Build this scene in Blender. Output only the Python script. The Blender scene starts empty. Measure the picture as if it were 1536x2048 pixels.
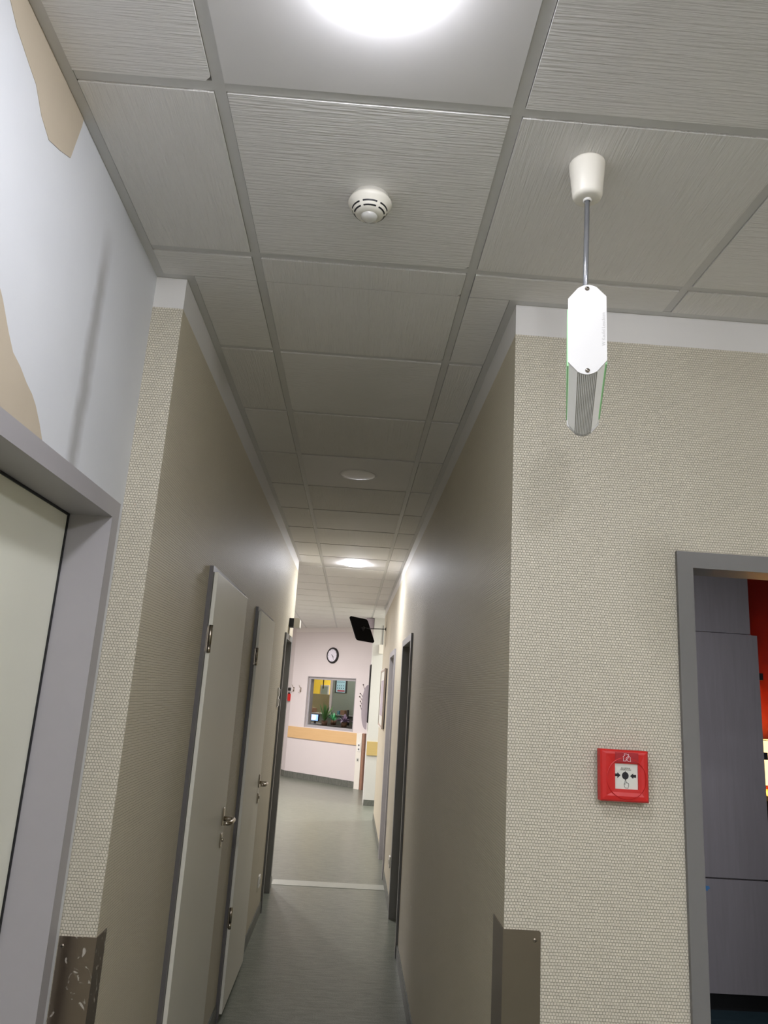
import bpy, bmesh, math, random
from mathutils import Vector, Matrix
random.seed(7)
PI = math.pi
S = bpy.context.scene
COL = S.collection

# ------------------------------------------------------------------ materials
def srgb(r, g, b):
    f = lambda c: (c/255/12.92) if c/255 <= .04045 else ((c/255+.055)/1.055)**2.4
    return (f(r), f(g), f(b), 1)

def newmat(name):
    m = bpy.data.materials.new(name); m.use_nodes = True
    nt = m.node_tree
    return m, nt, nt.nodes['Principled BSDF']

def N(nt, t, **kw):
    n = nt.nodes.new(t)
    for k, v in kw.items():
        if k.startswith('i_'):
            n.inputs[k[2:].replace('_', ' ')].default_value = v
        else:
            setattr(n, k, v)
    return n

def plain(name, rgb, rough=.5, metal=0, noise=.04, scale=30, bump=0, spec=.5):
    """solid colour with a little procedural variation"""
    m, nt, b = newmat(name)
    c = srgb(*rgb)
    tc = N(nt, 'ShaderNodeTexCoord')
    nz = N(nt, 'ShaderNodeTexNoise', i_Scale=scale, i_Detail=4.0)
    nt.links.new(tc.outputs['Object'], nz.inputs['Vector'])
    mx = N(nt, 'ShaderNodeMix', data_type='RGBA')
    mx.inputs['A'].default_value = tuple(x*(1-noise) for x in c[:3])+(1,)
    mx.inputs['B'].default_value = tuple(min(1, x*(1+noise)) for x in c[:3])+(1,)
    nt.links.new(nz.outputs['Fac'], mx.inputs['Factor'])
    nt.links.new(mx.outputs['Result'], b.inputs['Base Color'])
    b.inputs['Roughness'].default_value = rough
    b.inputs['Metallic'].default_value = metal
    b.inputs['Specular IOR Level'].default_value = spec
    if bump:
        bp = N(nt, 'ShaderNodeBump', i_Strength=bump, i_Distance=.002)
        nt.links.new(nz.outputs['Fac'], bp.inputs['Height'])
        nt.links.new(bp.outputs['Normal'], b.inputs['Normal'])
    return m

def emis(name, rgb, strength, base=(240, 240, 240)):
    m, nt, b = newmat(name)
    b.inputs['Base Color'].default_value = srgb(*base)
    b.inputs['Emission Color'].default_value = srgb(*rgb)
    b.inputs['Emission Strength'].default_value = strength
    return m

def wallpaper(name, axis, paper, paint, band, rough=.52):
    """woven wall covering, painted plain strip above height `band`"""
    m, nt, b = newmat(name)
    L = nt.links.new
    geo = N(nt, 'ShaderNodeNewGeometry')
    sp = N(nt, 'ShaderNodeSeparateXYZ'); L(geo.outputs['Position'], sp.inputs[0])
    cb = N(nt, 'ShaderNodeCombineXYZ')
    L(sp.outputs['X' if axis == 'x' else 'Y'], cb.inputs['X']); L(sp.outputs['Z'], cb.inputs['Y'])
    # jitter
    nz = N(nt, 'ShaderNodeTexNoise', i_Scale=22.0, i_Detail=3.0); L(cb.outputs[0], nz.inputs['Vector'])
    vm = N(nt, 'ShaderNodeVectorMath', operation='MULTIPLY_ADD')
    L(nz.outputs['Color'], vm.inputs[0]); vm.inputs[1].default_value = (.004, .004, 0); L(cb.outputs[0], vm.inputs[2])
    br = N(nt, 'ShaderNodeTexBrick')
    br.offset = .5; br.inputs['Scale'].default_value = 1.0
    br.inputs['Brick Width'].default_value = .0076; br.inputs['Row Height'].default_value = .0074
    br.inputs['Mortar Size'].default_value = .0011; br.inputs['Mortar Smooth'].default_value = 1.0
    L(vm.outputs[0], br.inputs['Vector'])
    inv = N(nt, 'ShaderNodeMath', operation='SUBTRACT'); inv.inputs[0].default_value = 1; L(br.outputs['Fac'], inv.inputs[1])
    # below the band?
    lt = N(nt, 'ShaderNodeMath', operation='LESS_THAN'); L(sp.outputs['Z'], lt.inputs[0]); lt.inputs[1].default_value = band
    hm = N(nt, 'ShaderNodeMath', operation='MULTIPLY'); L(inv.outputs[0], hm.inputs[0]); L(lt.outputs[0], hm.inputs[1])
    bp = N(nt, 'ShaderNodeBump', i_Strength=.85, i_Distance=.0023 if axis == 'x' else .0036)
    L(hm.outputs[0], bp.inputs['Height']); L(bp.outputs['Normal'], b.inputs['Normal'])
    n2 = N(nt, 'ShaderNodeTexNoise', i_Scale=1.7, i_Detail=5.0); L(cb.outputs[0], n2.inputs['Vector'])
    c = srgb(*paper)
    m1 = N(nt, 'ShaderNodeMix', data_type='RGBA')
    m1.inputs['A'].default_value = tuple(x*.93 for x in c[:3])+(1,); m1.inputs['B'].default_value = tuple(x*1.05 for x in c[:3])+(1,)
    L(n2.outputs['Fac'], m1.inputs['Factor'])
    m3 = N(nt, 'ShaderNodeMix', data_type='RGBA', blend_type='MULTIPLY')
    L(m1.outputs['Result'], m3.inputs['A']); m3.inputs['B'].default_value = (.92, .915, .90, 1)
    L(br.outputs['Fac'], m3.inputs['Factor'])
    m2 = N(nt, 'ShaderNodeMix', data_type='RGBA')
    m2.inputs['A'].default_value = srgb(*paint); L(m3.outputs['Result'], m2.inputs['B']); L(lt.outputs[0], m2.inputs['Factor'])
    L(m2.outputs['Result'], b.inputs['Base Color'])
    b.inputs['Roughness'].default_value = rough
    return m

def tile_mat(name, rgb, along, strength=1.0):
    """mineral fibre board with combed waves; `along` = direction of the grooves"""
    m, nt, b = newmat(name)
    L = nt.links.new
    geo = N(nt, 'ShaderNodeNewGeometry')
    mp = N(nt, 'ShaderNodeMapping')
    L(geo.outputs['Position'], mp.inputs['Vector'])
    mp.inputs['Scale'].default_value = (8, 175, 1) if along == 'x' else (175, 8, 1)
    nz = N(nt, 'ShaderNodeTexNoise', i_Scale=1.0, i_Detail=2.5, i_Roughness=.6, i_Distortion=.12)
    L(mp.outputs[0], nz.inputs['Vector'])
    bp = N(nt, 'ShaderNodeBump', i_Strength=strength, i_Distance=.0036)
    L(nz.outputs['Fac'], bp.inputs['Height']); L(bp.outputs['Normal'], b.inputs['Normal'])
    n2 = N(nt, 'ShaderNodeTexNoise', i_Scale=2.2, i_Detail=4.0); L(geo.outputs['Position'], n2.inputs['Vector'])
    c = srgb(*rgb)
    mx = N(nt, 'ShaderNodeMix', data_type='RGBA')
    mx.inputs['A'].default_value = tuple(x*.94 for x in c[:3])+(1,); mx.inputs['B'].default_value = tuple(x*1.05 for x in c[:3])+(1,)
    L(n2.outputs['Fac'], mx.inputs['Factor']); L(mx.outputs['Result'], b.inputs['Base Color'])
    b.inputs['Roughness'].default_value = .85
    return m

def plaster_mat():
    """near left wall: white filler with exposed beige patches' smudges and one darker vertical streak"""
    m, nt, b = newmat('filled plaster')
    L = nt.links.new
    geo = N(nt, 'ShaderNodeNewGeometry')
    sp = N(nt, 'ShaderNodeSeparateXYZ'); L(geo.outputs['Position'], sp.inputs[0])
    n1 = N(nt, 'ShaderNodeTexNoise', i_Scale=5.0, i_Detail=5.0); L(geo.outputs['Position'], n1.inputs['Vector'])
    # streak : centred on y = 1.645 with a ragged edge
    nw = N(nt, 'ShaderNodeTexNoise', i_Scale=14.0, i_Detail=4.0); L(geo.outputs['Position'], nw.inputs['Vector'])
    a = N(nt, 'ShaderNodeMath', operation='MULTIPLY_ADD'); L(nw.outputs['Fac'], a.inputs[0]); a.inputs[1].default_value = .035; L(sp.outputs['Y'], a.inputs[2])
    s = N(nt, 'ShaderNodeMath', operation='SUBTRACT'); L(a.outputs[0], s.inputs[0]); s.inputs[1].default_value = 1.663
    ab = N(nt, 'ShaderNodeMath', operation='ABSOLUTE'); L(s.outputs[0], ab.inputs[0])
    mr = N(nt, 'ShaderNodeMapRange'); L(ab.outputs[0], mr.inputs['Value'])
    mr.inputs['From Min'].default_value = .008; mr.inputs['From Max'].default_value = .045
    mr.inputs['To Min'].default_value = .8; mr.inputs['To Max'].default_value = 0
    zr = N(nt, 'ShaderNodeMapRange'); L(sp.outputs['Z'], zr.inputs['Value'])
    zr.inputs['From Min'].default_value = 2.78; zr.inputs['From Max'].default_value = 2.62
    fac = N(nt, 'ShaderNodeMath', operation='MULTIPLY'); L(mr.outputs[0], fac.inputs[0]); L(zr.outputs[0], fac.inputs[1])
    base = N(nt, 'ShaderNodeMix', data_type='RGBA')
    base.inputs['A'].default_value = srgb(203, 205, 208); base.inputs['B'].default_value = srgb(214, 216, 219)
    L(n1.outputs['Fac'], base.inputs['Factor'])
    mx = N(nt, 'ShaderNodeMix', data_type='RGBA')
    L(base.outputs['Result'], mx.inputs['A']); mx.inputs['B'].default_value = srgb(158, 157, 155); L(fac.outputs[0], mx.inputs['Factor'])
    L(mx.outputs['Result'], b.inputs['Base Color'])
    b.inputs['Roughness'].default_value = .7
    bp = N(nt, 'ShaderNodeBump', i_Strength=.25, i_Distance=.004); L(n1.outputs['Fac'], bp.inputs['Height']); L(bp.outputs['Normal'], b.inputs['Normal'])
    return m

def floor_mat(name, c1, c2, rough):
    m, nt, b = newmat(name)
    L = nt.links.new
    geo = N(nt, 'ShaderNodeNewGeometry')
    mp = N(nt, 'ShaderNodeMapping'); mp.inputs['Scale'].default_value = (9, 45, 9)
    L(geo.outputs['Position'], mp.inputs['Vector'])
    nz = N(nt, 'ShaderNodeTexNoise', i_Scale=1.0, i_Detail=7.0, i_Roughness=.68, i_Distortion=.8)
    L(mp.outputs[0], nz.inputs['Vector'])
    n3 = N(nt, 'ShaderNodeTexNoise', i_Scale=160.0, i_Detail=3.0); L(geo.outputs['Position'], n3.inputs['Vector'])
    ad = N(nt, 'ShaderNodeMath', operation='ADD'); L(nz.outputs['Fac'], ad.inputs[0]); L(n3.outputs['Fac'], ad.inputs[1])
    cr = N(nt, 'ShaderNodeValToRGB'); L(ad.outputs[0], cr.inputs[0])
    cr.color_ramp.elements[0].position = .72; cr.color_ramp.elements[0].color = srgb(*c1)
    cr.color_ramp.elements[1].position = 1.25 if False else 1.0; cr.color_ramp.elements[1].color = srgb(*c2)
    sc = N(nt, 'ShaderNodeMath', operation='MULTIPLY'); sc.inputs[1].default_value = .86; L(ad.outputs[0], sc.inputs[0]); L(sc.outputs[0], cr.inputs[0])
    L(cr.outputs[0], b.inputs['Base Color'])
    b.inputs['Roughness'].default_value = rough
    return m

def steel_mat(name, rgb, rough=.28, aniso_scale=(4, 4, 300), scuffs=False):
    m, nt, b = newmat(name)
    L = nt.links.new
    tc = N(nt, 'ShaderNodeNewGeometry')
    mp = N(nt, 'ShaderNodeMapping'); mp.inputs['Scale'].default_value = aniso_scale; L(tc.outputs['Position'], mp.inputs['Vector'])
    nz = N(nt, 'ShaderNodeTexNoise', i_Scale=1.0, i_Detail=3.0); L(mp.outputs[0], nz.inputs['Vector'])
    bp = N(nt, 'ShaderNodeBump', i_Strength=.08, i_Distance=.001); L(nz.outputs['Fac'], bp.inputs['Height'])
    L(bp.outputs['Normal'], b.inputs['Normal'])
    c = srgb(*rgb)
    b.inputs['Base Color'].default_value = c
    b.inputs['Metallic'].default_value = 1; b.inputs['Roughness'].default_value = rough
    if scuffs:   # dried white paint smears
        n2 = N(nt, 'ShaderNodeTexNoise', i_Scale=26.0, i_Detail=3.0, i_Distortion=1.5); L(tc.outputs['Position'], n2.inputs['Vector'])
        cr = N(nt, 'ShaderNodeValToRGB'); L(n2.outputs['Fac'], cr.inputs[0])
        cr.color_ramp.elements[0].position = .61; cr.color_ramp.elements[0].color = (0, 0, 0, 1)
        cr.color_ramp.elements[1].position = .65; cr.color_ramp.elements[1].color = (.75, .75, .75, 1)
        mx = N(nt, 'ShaderNodeMix', data_type='RGBA'); L(cr.outputs[0], mx.inputs['Factor'])
        mx.inputs['A'].default_value = c; mx.inputs['B'].default_value = srgb(200, 195, 185)
        L(mx.outputs['Result'], b.inputs['Base Color'])
        iv = N(nt, 'ShaderNodeMath', operation='SUBTRACT'); iv.inputs[0].default_value = 1; L(cr.outputs[0], iv.inputs[1])
        L(iv.outputs[0], b.inputs['Metallic'])
    return m

def wood_mat(name, c1, c2, rough=.45, scale=(2, 2, 30)):
    m, nt, b = newmat(name)
    L = nt.links.new
    tc = N(nt, 'ShaderNodeTexCoord')
    mp = N(nt, 'ShaderNodeMapping'); mp.inputs['Scale'].default_value = scale; L(tc.outputs['Object'], mp.inputs['Vector'])
    nz = N(nt, 'ShaderNodeTexNoise', i_Scale=1.5, i_Detail=6.0, i_Distortion=.6); L(mp.outputs[0], nz.inputs['Vector'])
    mx = N(nt, 'ShaderNodeMix', data_type='RGBA'); L(nz.outputs['Fac'], mx.inputs['Factor'])
    mx.inputs['A'].default_value = srgb(*c1); mx.inputs['B'].default_value = srgb(*c2)
    L(mx.outputs['Result'], b.inputs['Base Color']); b.inputs['Roughness'].default_value = rough
    return m

M = {}
PAPER = (210, 203, 185)
M['paper_x'] = wallpaper('woven wallpaper front', 'x', PAPER, (214, 212, 208), 2.772)
M['paper_y'] = wallpaper('woven wallpaper corridor', 'y', (212, 203, 179), (214, 212, 208), 2.772)
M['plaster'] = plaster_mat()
M['patch'] = plain('bare old paper patch', (184, 172, 152), .8, noise=.06, scale=9)
M['far_wall'] = plain('pinkish wall paint', (214, 206, 204), .6, noise=.02, scale=3)
M['far_wall_top'] = plain('white wall paint', (224, 218, 214), .6, noise=.02)
M['pillar'] = plain('pale greenish wall paint', (207, 207, 200), .6, noise=.02)
M['tile_x'] = tile_mat('ceiling board grooves across', (229, 227, 224), 'x')
M['tile_y'] = tile_mat('ceiling board grooves along', (229, 227, 224), 'y')
M['panel'] = plain('smooth lamp panel', (220, 218, 217), .6, noise=.02, scale=6, bump=.1)
M['grid'] = plain('ceiling grid enamel', (208, 207, 205), .5, noise=.03)
M['void'] = plain('dark ceiling void', (20, 19, 18), .9)
M['slab'] = plain('raw concrete', (120, 118, 114), .9)
M['floor'] = floor_mat('mottled linoleum', (94, 100, 88), (129, 131, 120), .30)
M['kitchen_floor'] = floor_mat('dark teal floor', (28, 42, 48), (40, 56, 62), .4)
M['strip'] = plain('light floor strip', (160, 162, 152), .4)
M['base'] = floor_mat('coved skirting', (84, 88, 80), (112, 113, 105), .45)
M['frame'] = plain('grey violet door frame enamel', (164, 161, 163), .42, noise=.02)
M['frame_d'] = plain('grey door frame enamel', (114, 113, 111), .42, noise=.02)
M['frame_l'] = plain('dark grey door frame enamel', (96, 93, 92), .42, noise=.02)
M['leaf'] = plain('off white door laminate', (224, 221, 207), .42, noise=.02, scale=5)
M['leaf_edge'] = plain('door edge', (214, 212, 198), .45, noise=.02)
M['white'] = plain('white plastic', (232, 230, 224), .35, noise=.01)
M['plate'] = plain('end plate plastic', (206, 205, 202), .4, noise=.01)
M['cream'] = plain('cream plastic', (228, 224, 212), .4, noise=.01)
M['offwhite'] = plain('weathered white plastic', (208, 205, 195), .45, noise=.02)
M['dark'] = plain('near black plastic', (18, 18, 20), .5)
M['black'] = plain('black plastic', (30, 26, 28), .45)
M['steel'] = steel_mat('brushed steel', (146, 136, 123), .32)
M['steel_scuffed'] = steel_mat('scuffed brushed steel', (148, 135, 122), .3, scuffs=True)
M['handle'] = steel_mat('satin steel', (190, 180, 165), .25, (20, 20, 20))
M['rod'] = plain('grey enamelled rod', (150, 152, 156), .25, metal=.6)
M['red'] = plain('signal red plastic', (196, 30, 28), .4, noise=.03, scale=10)
M['red_shaded'] = plain('shaded red plastic', (160, 24, 34), .4)  # darker copy of the red, shade of the label recess put into colour
M['card'] = plain('pale printed card', (214, 214, 204), .4, noise=.01)
M['ink'] = plain('black ink', (16, 14, 20), .5)
M['ink_brown'] = plain('faded brown ink', (92, 84, 60), .6)
M['ink_white'] = plain('white print', (235, 215, 220), .5)
M['ribbed'] = emis('ribbed diffuser', (235, 235, 230), .07, (190, 189, 186))
M['wood'] = wood_mat('beech rail', (206, 168, 118), (218, 182, 132))
M['wood_y'] = wood_mat('yellowish beech rail', (190, 166, 104), (200, 176, 114))
M['wood_br'] = wood_mat('brown wooden edge', (140, 104, 84), (158, 122, 100))
M['cab'] = wood_mat('grey violet wood grain laminate', (120, 116, 119), (134, 130, 134), .5, (30, 30, 2))
M['redwall'] = plain('dark red paint', (112, 9, 8), .6, noise=.03)
M['glass'] = None
m, nt, b = newmat('window glass'); b.inputs['Base Color'].default_value = (1, 1, 1, 1)
b.inputs['Transmission Weight'].default_value = 1; b.inputs['Roughness'].default_value = 0; b.inputs['IOR'].default_value = 1.05
M['glass'] = m
m, nt, b = newmat('clear plastic'); b.inputs['Base Color'].default_value = (.93, .93, .9, 1)
b.inputs['Transmission Weight'].default_value = .55; b.inputs['Roughness'].default_value = .2; b.inputs['IOR'].default_value = 1.4
M['clear'] = m
M['mirror'] = plain('mirror glass', (225, 225, 228), .03, metal=1, noise=0)
M['yellow'] = plain('yellow wall paint', (226, 196, 72), .7)
M['blind'] = plain('grey green roller blind', (110, 120, 112), .8)
M['poster'] = plain('pale blue poster', (150, 190, 205), .6)
M['poster_red'] = plain('red poster stripe', (150, 50, 66), .6)
M['blue_ink'] = plain('blue poster print', (50, 78, 100), .6)
M['green'] = plain('leaf green', (110, 170, 86), .5, noise=.2)
M['dgreen'] = plain('dark leaf green', (78, 126, 66), .5, noise=.2)
M['teal'] = plain('teal green leaf', (84, 190, 130), .5, noise=.2)
M['purple'] = plain('violet leaf', (140, 120, 150), .6, noise=.2)
M['soil'] = plain('dark desk items', (46, 38, 36), .8)
M['desk'] = plain('grey desk top', (130, 130, 130), .5)
M['brown'] = plain('brown cardboard', (110, 84, 66), .8)
M['lilac'] = plain('lilac grey felt', (168, 158, 166), .8)
M['twig'] = plain('dried stems', (84, 72, 66), .8)
M['bluewhite'] = plain('turquoise book', (60, 110, 130), .5)
M['sticker'] = plain('blue sticker', (70, 120, 170), .5)

# ------------------------------------------------------------------ mesh helpers
def BM(): return bmesh.new()

def bx(bm, x0, x1, y0, y1, z0, z1, mi=0, bev=0, frame=None):
    """box; frame=(origin, X, Y) turns (x,y,z) into world"""
    vs = []
    for x in (x0, x1):
        for y in (y0, y1):
            for z in (z0, z1):
                vs.append(bm.verts.new((x, y, z)))
    F = [(0, 1, 3, 2), (4, 6, 7, 5), (0, 4, 5, 1), (2, 3, 7, 6), (0, 2, 6, 4), (1, 5, 7, 3)]
    fs = []
    for f in F:
        fc = bm.faces.new([vs[i] for i in f]); fc.material_index = mi; fs.append(fc)
    if bev:
        es = list({e for f in fs for e in f.edges})
        r = bmesh.ops.bevel(bm, geom=es, offset=bev, segments=2, profile=.6, affect='EDGES')
        for f in r['faces']: f.material_index = mi
        vs = list({v for f in fs if f.is_valid for v in f.verts} | {v for f in r['faces'] for v in f.verts})
    if frame:
        apply_frame(vs, frame)
    return vs

def apply_frame(vs, frame):
    o, X, Y = frame
    for v in vs:
        c = v.co.copy()
        v.co = Vector(o) + Vector(X)*c.x + Vector(Y)*c.y + Vector((0, 0, c.z))

def prism(bm, pts, axis, a, b, mi=0):
    """extrude polygon pts (2D) from a to b along axis. axis 'x': pts=(y,z); 'y': (x,z); 'z': (x,y)"""
    def P(p, t):
        return {'x': (t, p[0], p[1]), 'y': (p[0], t, p[1]), 'z': (p[0], p[1], t)}[axis]
    A = [bm.verts.new(P(p, a)) for p in pts]; B = [bm.verts.new(P(p, b)) for p in pts]
    n = len(pts); fs = [bm.faces.new(A), bm.faces.new(B[::-1])]
    for i in range(n):
        fs.append(bm.faces.new((A[i], B[i], B[(i+1) % n], A[(i+1) % n])))
    for f in fs: f.material_index = mi
    return A+B

def lathe(bm, prof, c, seg=40, mi=0, up=1):
    """revolve (r,h) profile round vertical axis through c; h counts in direction up"""
    rings = []
    for r, h in prof:
        if r < 1e-6:
            rings.append([bm.verts.new((c[0], c[1], c[2]+up*h))])
        else:
            rings.append([bm.verts.new((c[0]+r*math.cos(2*PI*i/seg), c[1]+r*math.sin(2*PI*i/seg), c[2]+up*h)) for i in range(seg)])
    for A, B in zip(rings, rings[1:]):
        for i in range(seg):
            j = (i+1) % seg
            if len(A) == 1 and len(B) == 1: continue
            if len(A) == 1: f = bm.faces.new((A[0], B[i], B[j]))
            elif len(B) == 1: f = bm.faces.new((A[i], B[0], A[j]))
            else: f = bm.faces.new((A[i], B[i], B[j], A[j]))
            f.material_index = mi; f.smooth = True
    return [v for r in rings for v in r]

def tube(bm, pts, r, seg=12, mi=0, caps=True):
    pts = [Vector(p) for p in pts]
    rs = r if isinstance(r, (list, tuple)) else [r]*len(pts)
    rings = []; prev = None
    for i, p in enumerate(pts):
        t = (pts[min(i+1, len(pts)-1)]-pts[max(i-1, 0)]).normalized()
        if prev is None:
            n = t.orthogonal().normalized()
        else:
            n = (prev - t*prev.dot(t)).normalized()
        prev = n; b = t.cross(n)
        rings.append([bm.verts.new(p+(n*math.cos(2*PI*k/seg)+b*math.sin(2*PI*k/seg))*rs[i]) for k in range(seg)])
    for A, B in zip(rings, rings[1:]):
        for k in range(seg):
            f = bm.faces.new((A[k], A[(k+1) % seg], B[(k+1) % seg], B[k])); f.smooth = True; f.material_index = mi
    if caps:
        for R in (rings[0][::-1], rings[-1]):
            f = bm.faces.new(R); f.material_index = mi

def quad(bm, pts, mi=0):
    f = bm.faces.new([bm.verts.new(p) for p in pts]); f.material_index = mi; return f

def obj(name, bm, mats, parent=None, smooth=None):
    """link the bmesh as one mesh object (verts are in world space)"""
    if parent is not None:
        o0 = parent.matrix_world.translation if parent.parent is None else world_of(parent)
    else:
        co = [v.co for v in bm.verts]
        o0 = Vector(((min(c.x for c in co)+max(c.x for c in co))/2, (min(c.y for c in co)+max(c.y for c in co))/2, min(c.z for c in co)))
    for v in bm.verts: v.co -= o0
    bmesh.ops.recalc_face_normals(bm, faces=bm.faces)
    me = bpy.data.meshes.new(name); bm.to_mesh(me); bm.free()
    for m_ in (mats if isinstance(mats, (list, tuple)) else [mats]): me.materials.append(m_)
    o = bpy.data.objects.new(name, me); COL.objects.link(o)
    if parent is not None: o.parent = parent
    else: o.location = o0
    o['_w'] = list(o0) if parent is not None else list(o0)
    return o

def world_of(o):
    return Vector(o['_w'])

def empty(name, loc):
    o = bpy.data.objects.new(name, None); COL.objects.link(o); o.location = loc
    o.empty_display_size = .1; o['_w'] = list(loc)
    bpy.context.view_layer.update()
    return o

def tag(o, label, cat, group=None, kind=None):
    o['label'] = label; o['category'] = cat
    if group: o['group'] = group
    if kind: o['kind'] = kind
    return o

def thing(name, label, cat, loc, group=None, kind=None):
    return tag(empty(name, loc), label, cat, group, kind)

def text_part(name, body, size, matrix, mat, parent, extrude=.0003, align='CENTER'):
    """flat raised lettering, turned into a mesh"""
    cu = bpy.data.curves.new(name+'_c', 'FONT'); cu.body = body; cu.size = size; cu.extrude = extrude
    cu.align_x = align; cu.align_y = 'CENTER'; cu.resolution_u = 3
    tmp = bpy.data.objects.new(name+'_t', cu); COL.objects.link(tmp)
    bpy.context.view_layer.update()
    dg = bpy.context.evaluated_depsgraph_get()
    me = bpy.data.meshes.new_from_object(tmp.evaluated_get(dg))
    COL.objects.unlink(tmp); bpy.data.objects.remove(tmp)
    me.transform(matrix)
    bm = BM(); bm.from_mesh(me); bpy.data.meshes.remove(me)
    return obj(name, bm, mat, parent)

# ------------------------------------------------------------------ dimensions
H = 2.874          # ceiling (grid face)
XN = -.672         # near left wall
XL, XR = -.581, .425   # corridor walls
YF = 2.04          # walls facing us on both sides of the corridor mouth
YLE, YRE = 7.06, 10.80  # where the corridor walls end
YB = -3.6
XE = 2.45          # right wall of the lobby
U = Vector((.7507, -.6606, 0)); V = Vector((.6606, .7507, 0)); EO = Vector((0, 14.25, 0))
EF = (EO, U, V)    # end wall frame: x along the wall, y away from us

def W(name, bm, mats, label, cat, parent=None):
    o = obj(name, bm, mats, parent)
    if parent is None: tag(o, label, cat, kind='structure')
    return o

# ------------------------------------------------------------------ floor, ceiling
bm = BM(); bx(bm, -3.4, XE+.1, YB-.1, YF+.07, -.1, 0); bx(bm, -3.4, XR+.07, YF+.07, YRE, -.1, 0); bx(bm, -3.4, 5.2, YRE, 21, -.1, 0)
W('floor', bm, M['floor'], 'mottled grey green linoleum floor', 'floor')
bm = BM(); bx(bm, XR+.07, 5.2, YF+.07, YRE, -.1, -.0)
W('floor_kitchen', bm, M['kitchen_floor'], 'dark teal floor of the room behind the right doorway', 'floor')
bm = BM(); bx(bm, XL+.001, XR-.001, 7.13, 7.31, 0.0, .0025)
W('trim_1', bm, M['strip'], 'pale threshold strip across the corridor floor', 'floor strip')

TEE = .0249
XT = [-.3662-.6205*k for k in range(4, 0, -1)] + [-.3662, .2497, .8702, 1.4907, 2.1112, 2.7317]  # left edges of runners
YT = [1.268+.6*k for k in range(-8, 34)]
zones = [(XN+.025, XE-.025, YB+.02, YF-.025), (XL+.025, XR-.025, YF-.025, YLE), (-3.28, XR-.025, YLE, YRE), (-3.28, 5.1, YRE, 20.6)]
LIGHT_ROWS = {-6, -1, 4, 9}
bm = BM()
bx(bm, -3.5, 5.2, YB-.1, 21, H+.03, H+.10, 1)  # slab coloured near black to paint in the shade between boards
random.seed(3)
for i in range(len(XT)-1):
    xa, xb = XT[i]+TEE, XT[i+1]
    for j in range(len(YT)-1):
        ya, yb = YT[j]+TEE, YT[j+1]
        row = j-8      # cell starting at Y_row
        col = i-4
        for (zx0, zx1, zy0, zy1) in zones:
            x0, x1, y0, y1 = max(xa, zx0), min(xb, zx1), max(ya, zy0), min(yb, zy1)
            if x1-x0 < .02 or y1-y0 < .02: continue
            mi = 2 if (row+col) % 2 == 0 else 3
            if col == 0 and row in LIGHT_ROWS: mi = 4
            g = random.uniform(.0008, .0022)
            x0 += g; x1 -= random.uniform(.0008, .002); y1 -= random.uniform(.0008, .0024); y0 += .001
            c = [0, 0, 0, 0]
            if col == 0 and row in (0, 1): c[2] = .012
            if col == 0 and row in (2, 6): c[3] = .014
            if col == 0 and row == 3: c[3] = .008
            if col == -1 and row == -1: c[2] = .012
            pts = []
            corners = [(x0, y0, 1, 0, 0, 1), (x1, y0, 0, 1, -1, 0), (x1, y1, -1, 0, 0, -1), (x0, y1, 0, -1, 1, 0)]
            for k, (px, py, dx1, dy1, dx2, dy2) in enumerate(corners):
                if c[k]:
                    pts.append((px+dx2*c[k], py+dy2*c[k])); pts.append((px+dx1*c[k], py+dy1*c[k]))
                else: pts.append((px, py))
            prism(bm, pts, 'z', H-.0042, H+.008, mi)
W('ceiling', bm, [M['slab'], M['void'], M['tile_x'], M['tile_y'], M['panel']], 'suspended ceiling of off-white combed boards', 'ceiling')

# runners and cross tees
bm = BM()
for (zx0, zx1, zy0, zy1) in zones:
    for x in XT:
        x0, x1 = max(x, zx0), min(x+TEE, zx1)
        if x1-x0 > .004: bx(bm, x0, x1, zy0, zy1, H, H+.012)
    for y in YT:
        y0, y1 = max(y, zy0), min(y+TEE, zy1)
        if y1-y0 < .004: continue
        edges = [zx0]+[e for x in XT for e in (x, x+TEE) if zx0 < e < zx1]+[zx1]
        xs = sorted(set(edges))
        for a, b_ in zip(xs, xs[1:]):
            mid = (a+b_)/2
            if any(x <= mid <= x+TEE for x in XT): continue
            bx(bm, a, b_, y0, y1, H+.0004, H+.012)
W('trim_2', bm, M['grid'], 'grey enamelled ceiling grid of runners and cross tees', 'ceiling grid')
# perimeter angle
bm = BM(); t = .0245
def ang(x0, x1, y0, y1): bx(bm, x0, x1, y0, y1, H-.0015, H+.010)
ang(XN, XN+t, YB, YF-t); ang(XN, XL+t, YF-t, YF); ang(XL, XL+t, YF, YLE); ang(XR-t, XR, YF, YRE)
ang(XR-t, XE, YF-t, YF); ang(XE-t, XE, YB, YF-t); ang(XR, 5.1, YRE, YRE+t)
W('trim_3', bm, M['grid'], 'grey angle trim where ceiling meets walls', 'ceiling trim')

# ------------------------------------------------------------------ walls
def wall_open(bm, ax, a0, a1, b0, b1, z1, opens, mi=0):
    """wall running along ax ('x'/'y') from a0..a1, thickness b0..b1, with rectangular openings (s,e,top)"""
    def B(s, e, z0, zz):
        if e-s < 1e-4: return
        if ax == 'x': bx(bm, s, e, b0, b1, z0, zz, mi)
        else: bx(bm, b0, b1, s, e, z0, zz, mi)
    cur = a0
    for s, e, top in sorted(opens):
        B(cur, s, 0, z1); B(s, e, top, z1); cur = e
    B(cur, a1, 0, z1)
HT = H+.03
D1 = (1.00, 1.937, 2.103)   # near left door opening
bm = BM(); wall_open(bm, 'y', YB, YF, XN-.2, XN, HT, [D1])
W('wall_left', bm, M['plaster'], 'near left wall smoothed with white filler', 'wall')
D2 = (2.93, 3.72, 2.09); D3 = (4.38, 5.09, 2.09); D4 = (6.305, 6.835, 2.088)
bm = BM(); wall_open(bm, 'y', YF, YLE, XL-.17, XL, HT, [D2, D3, D4])
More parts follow.
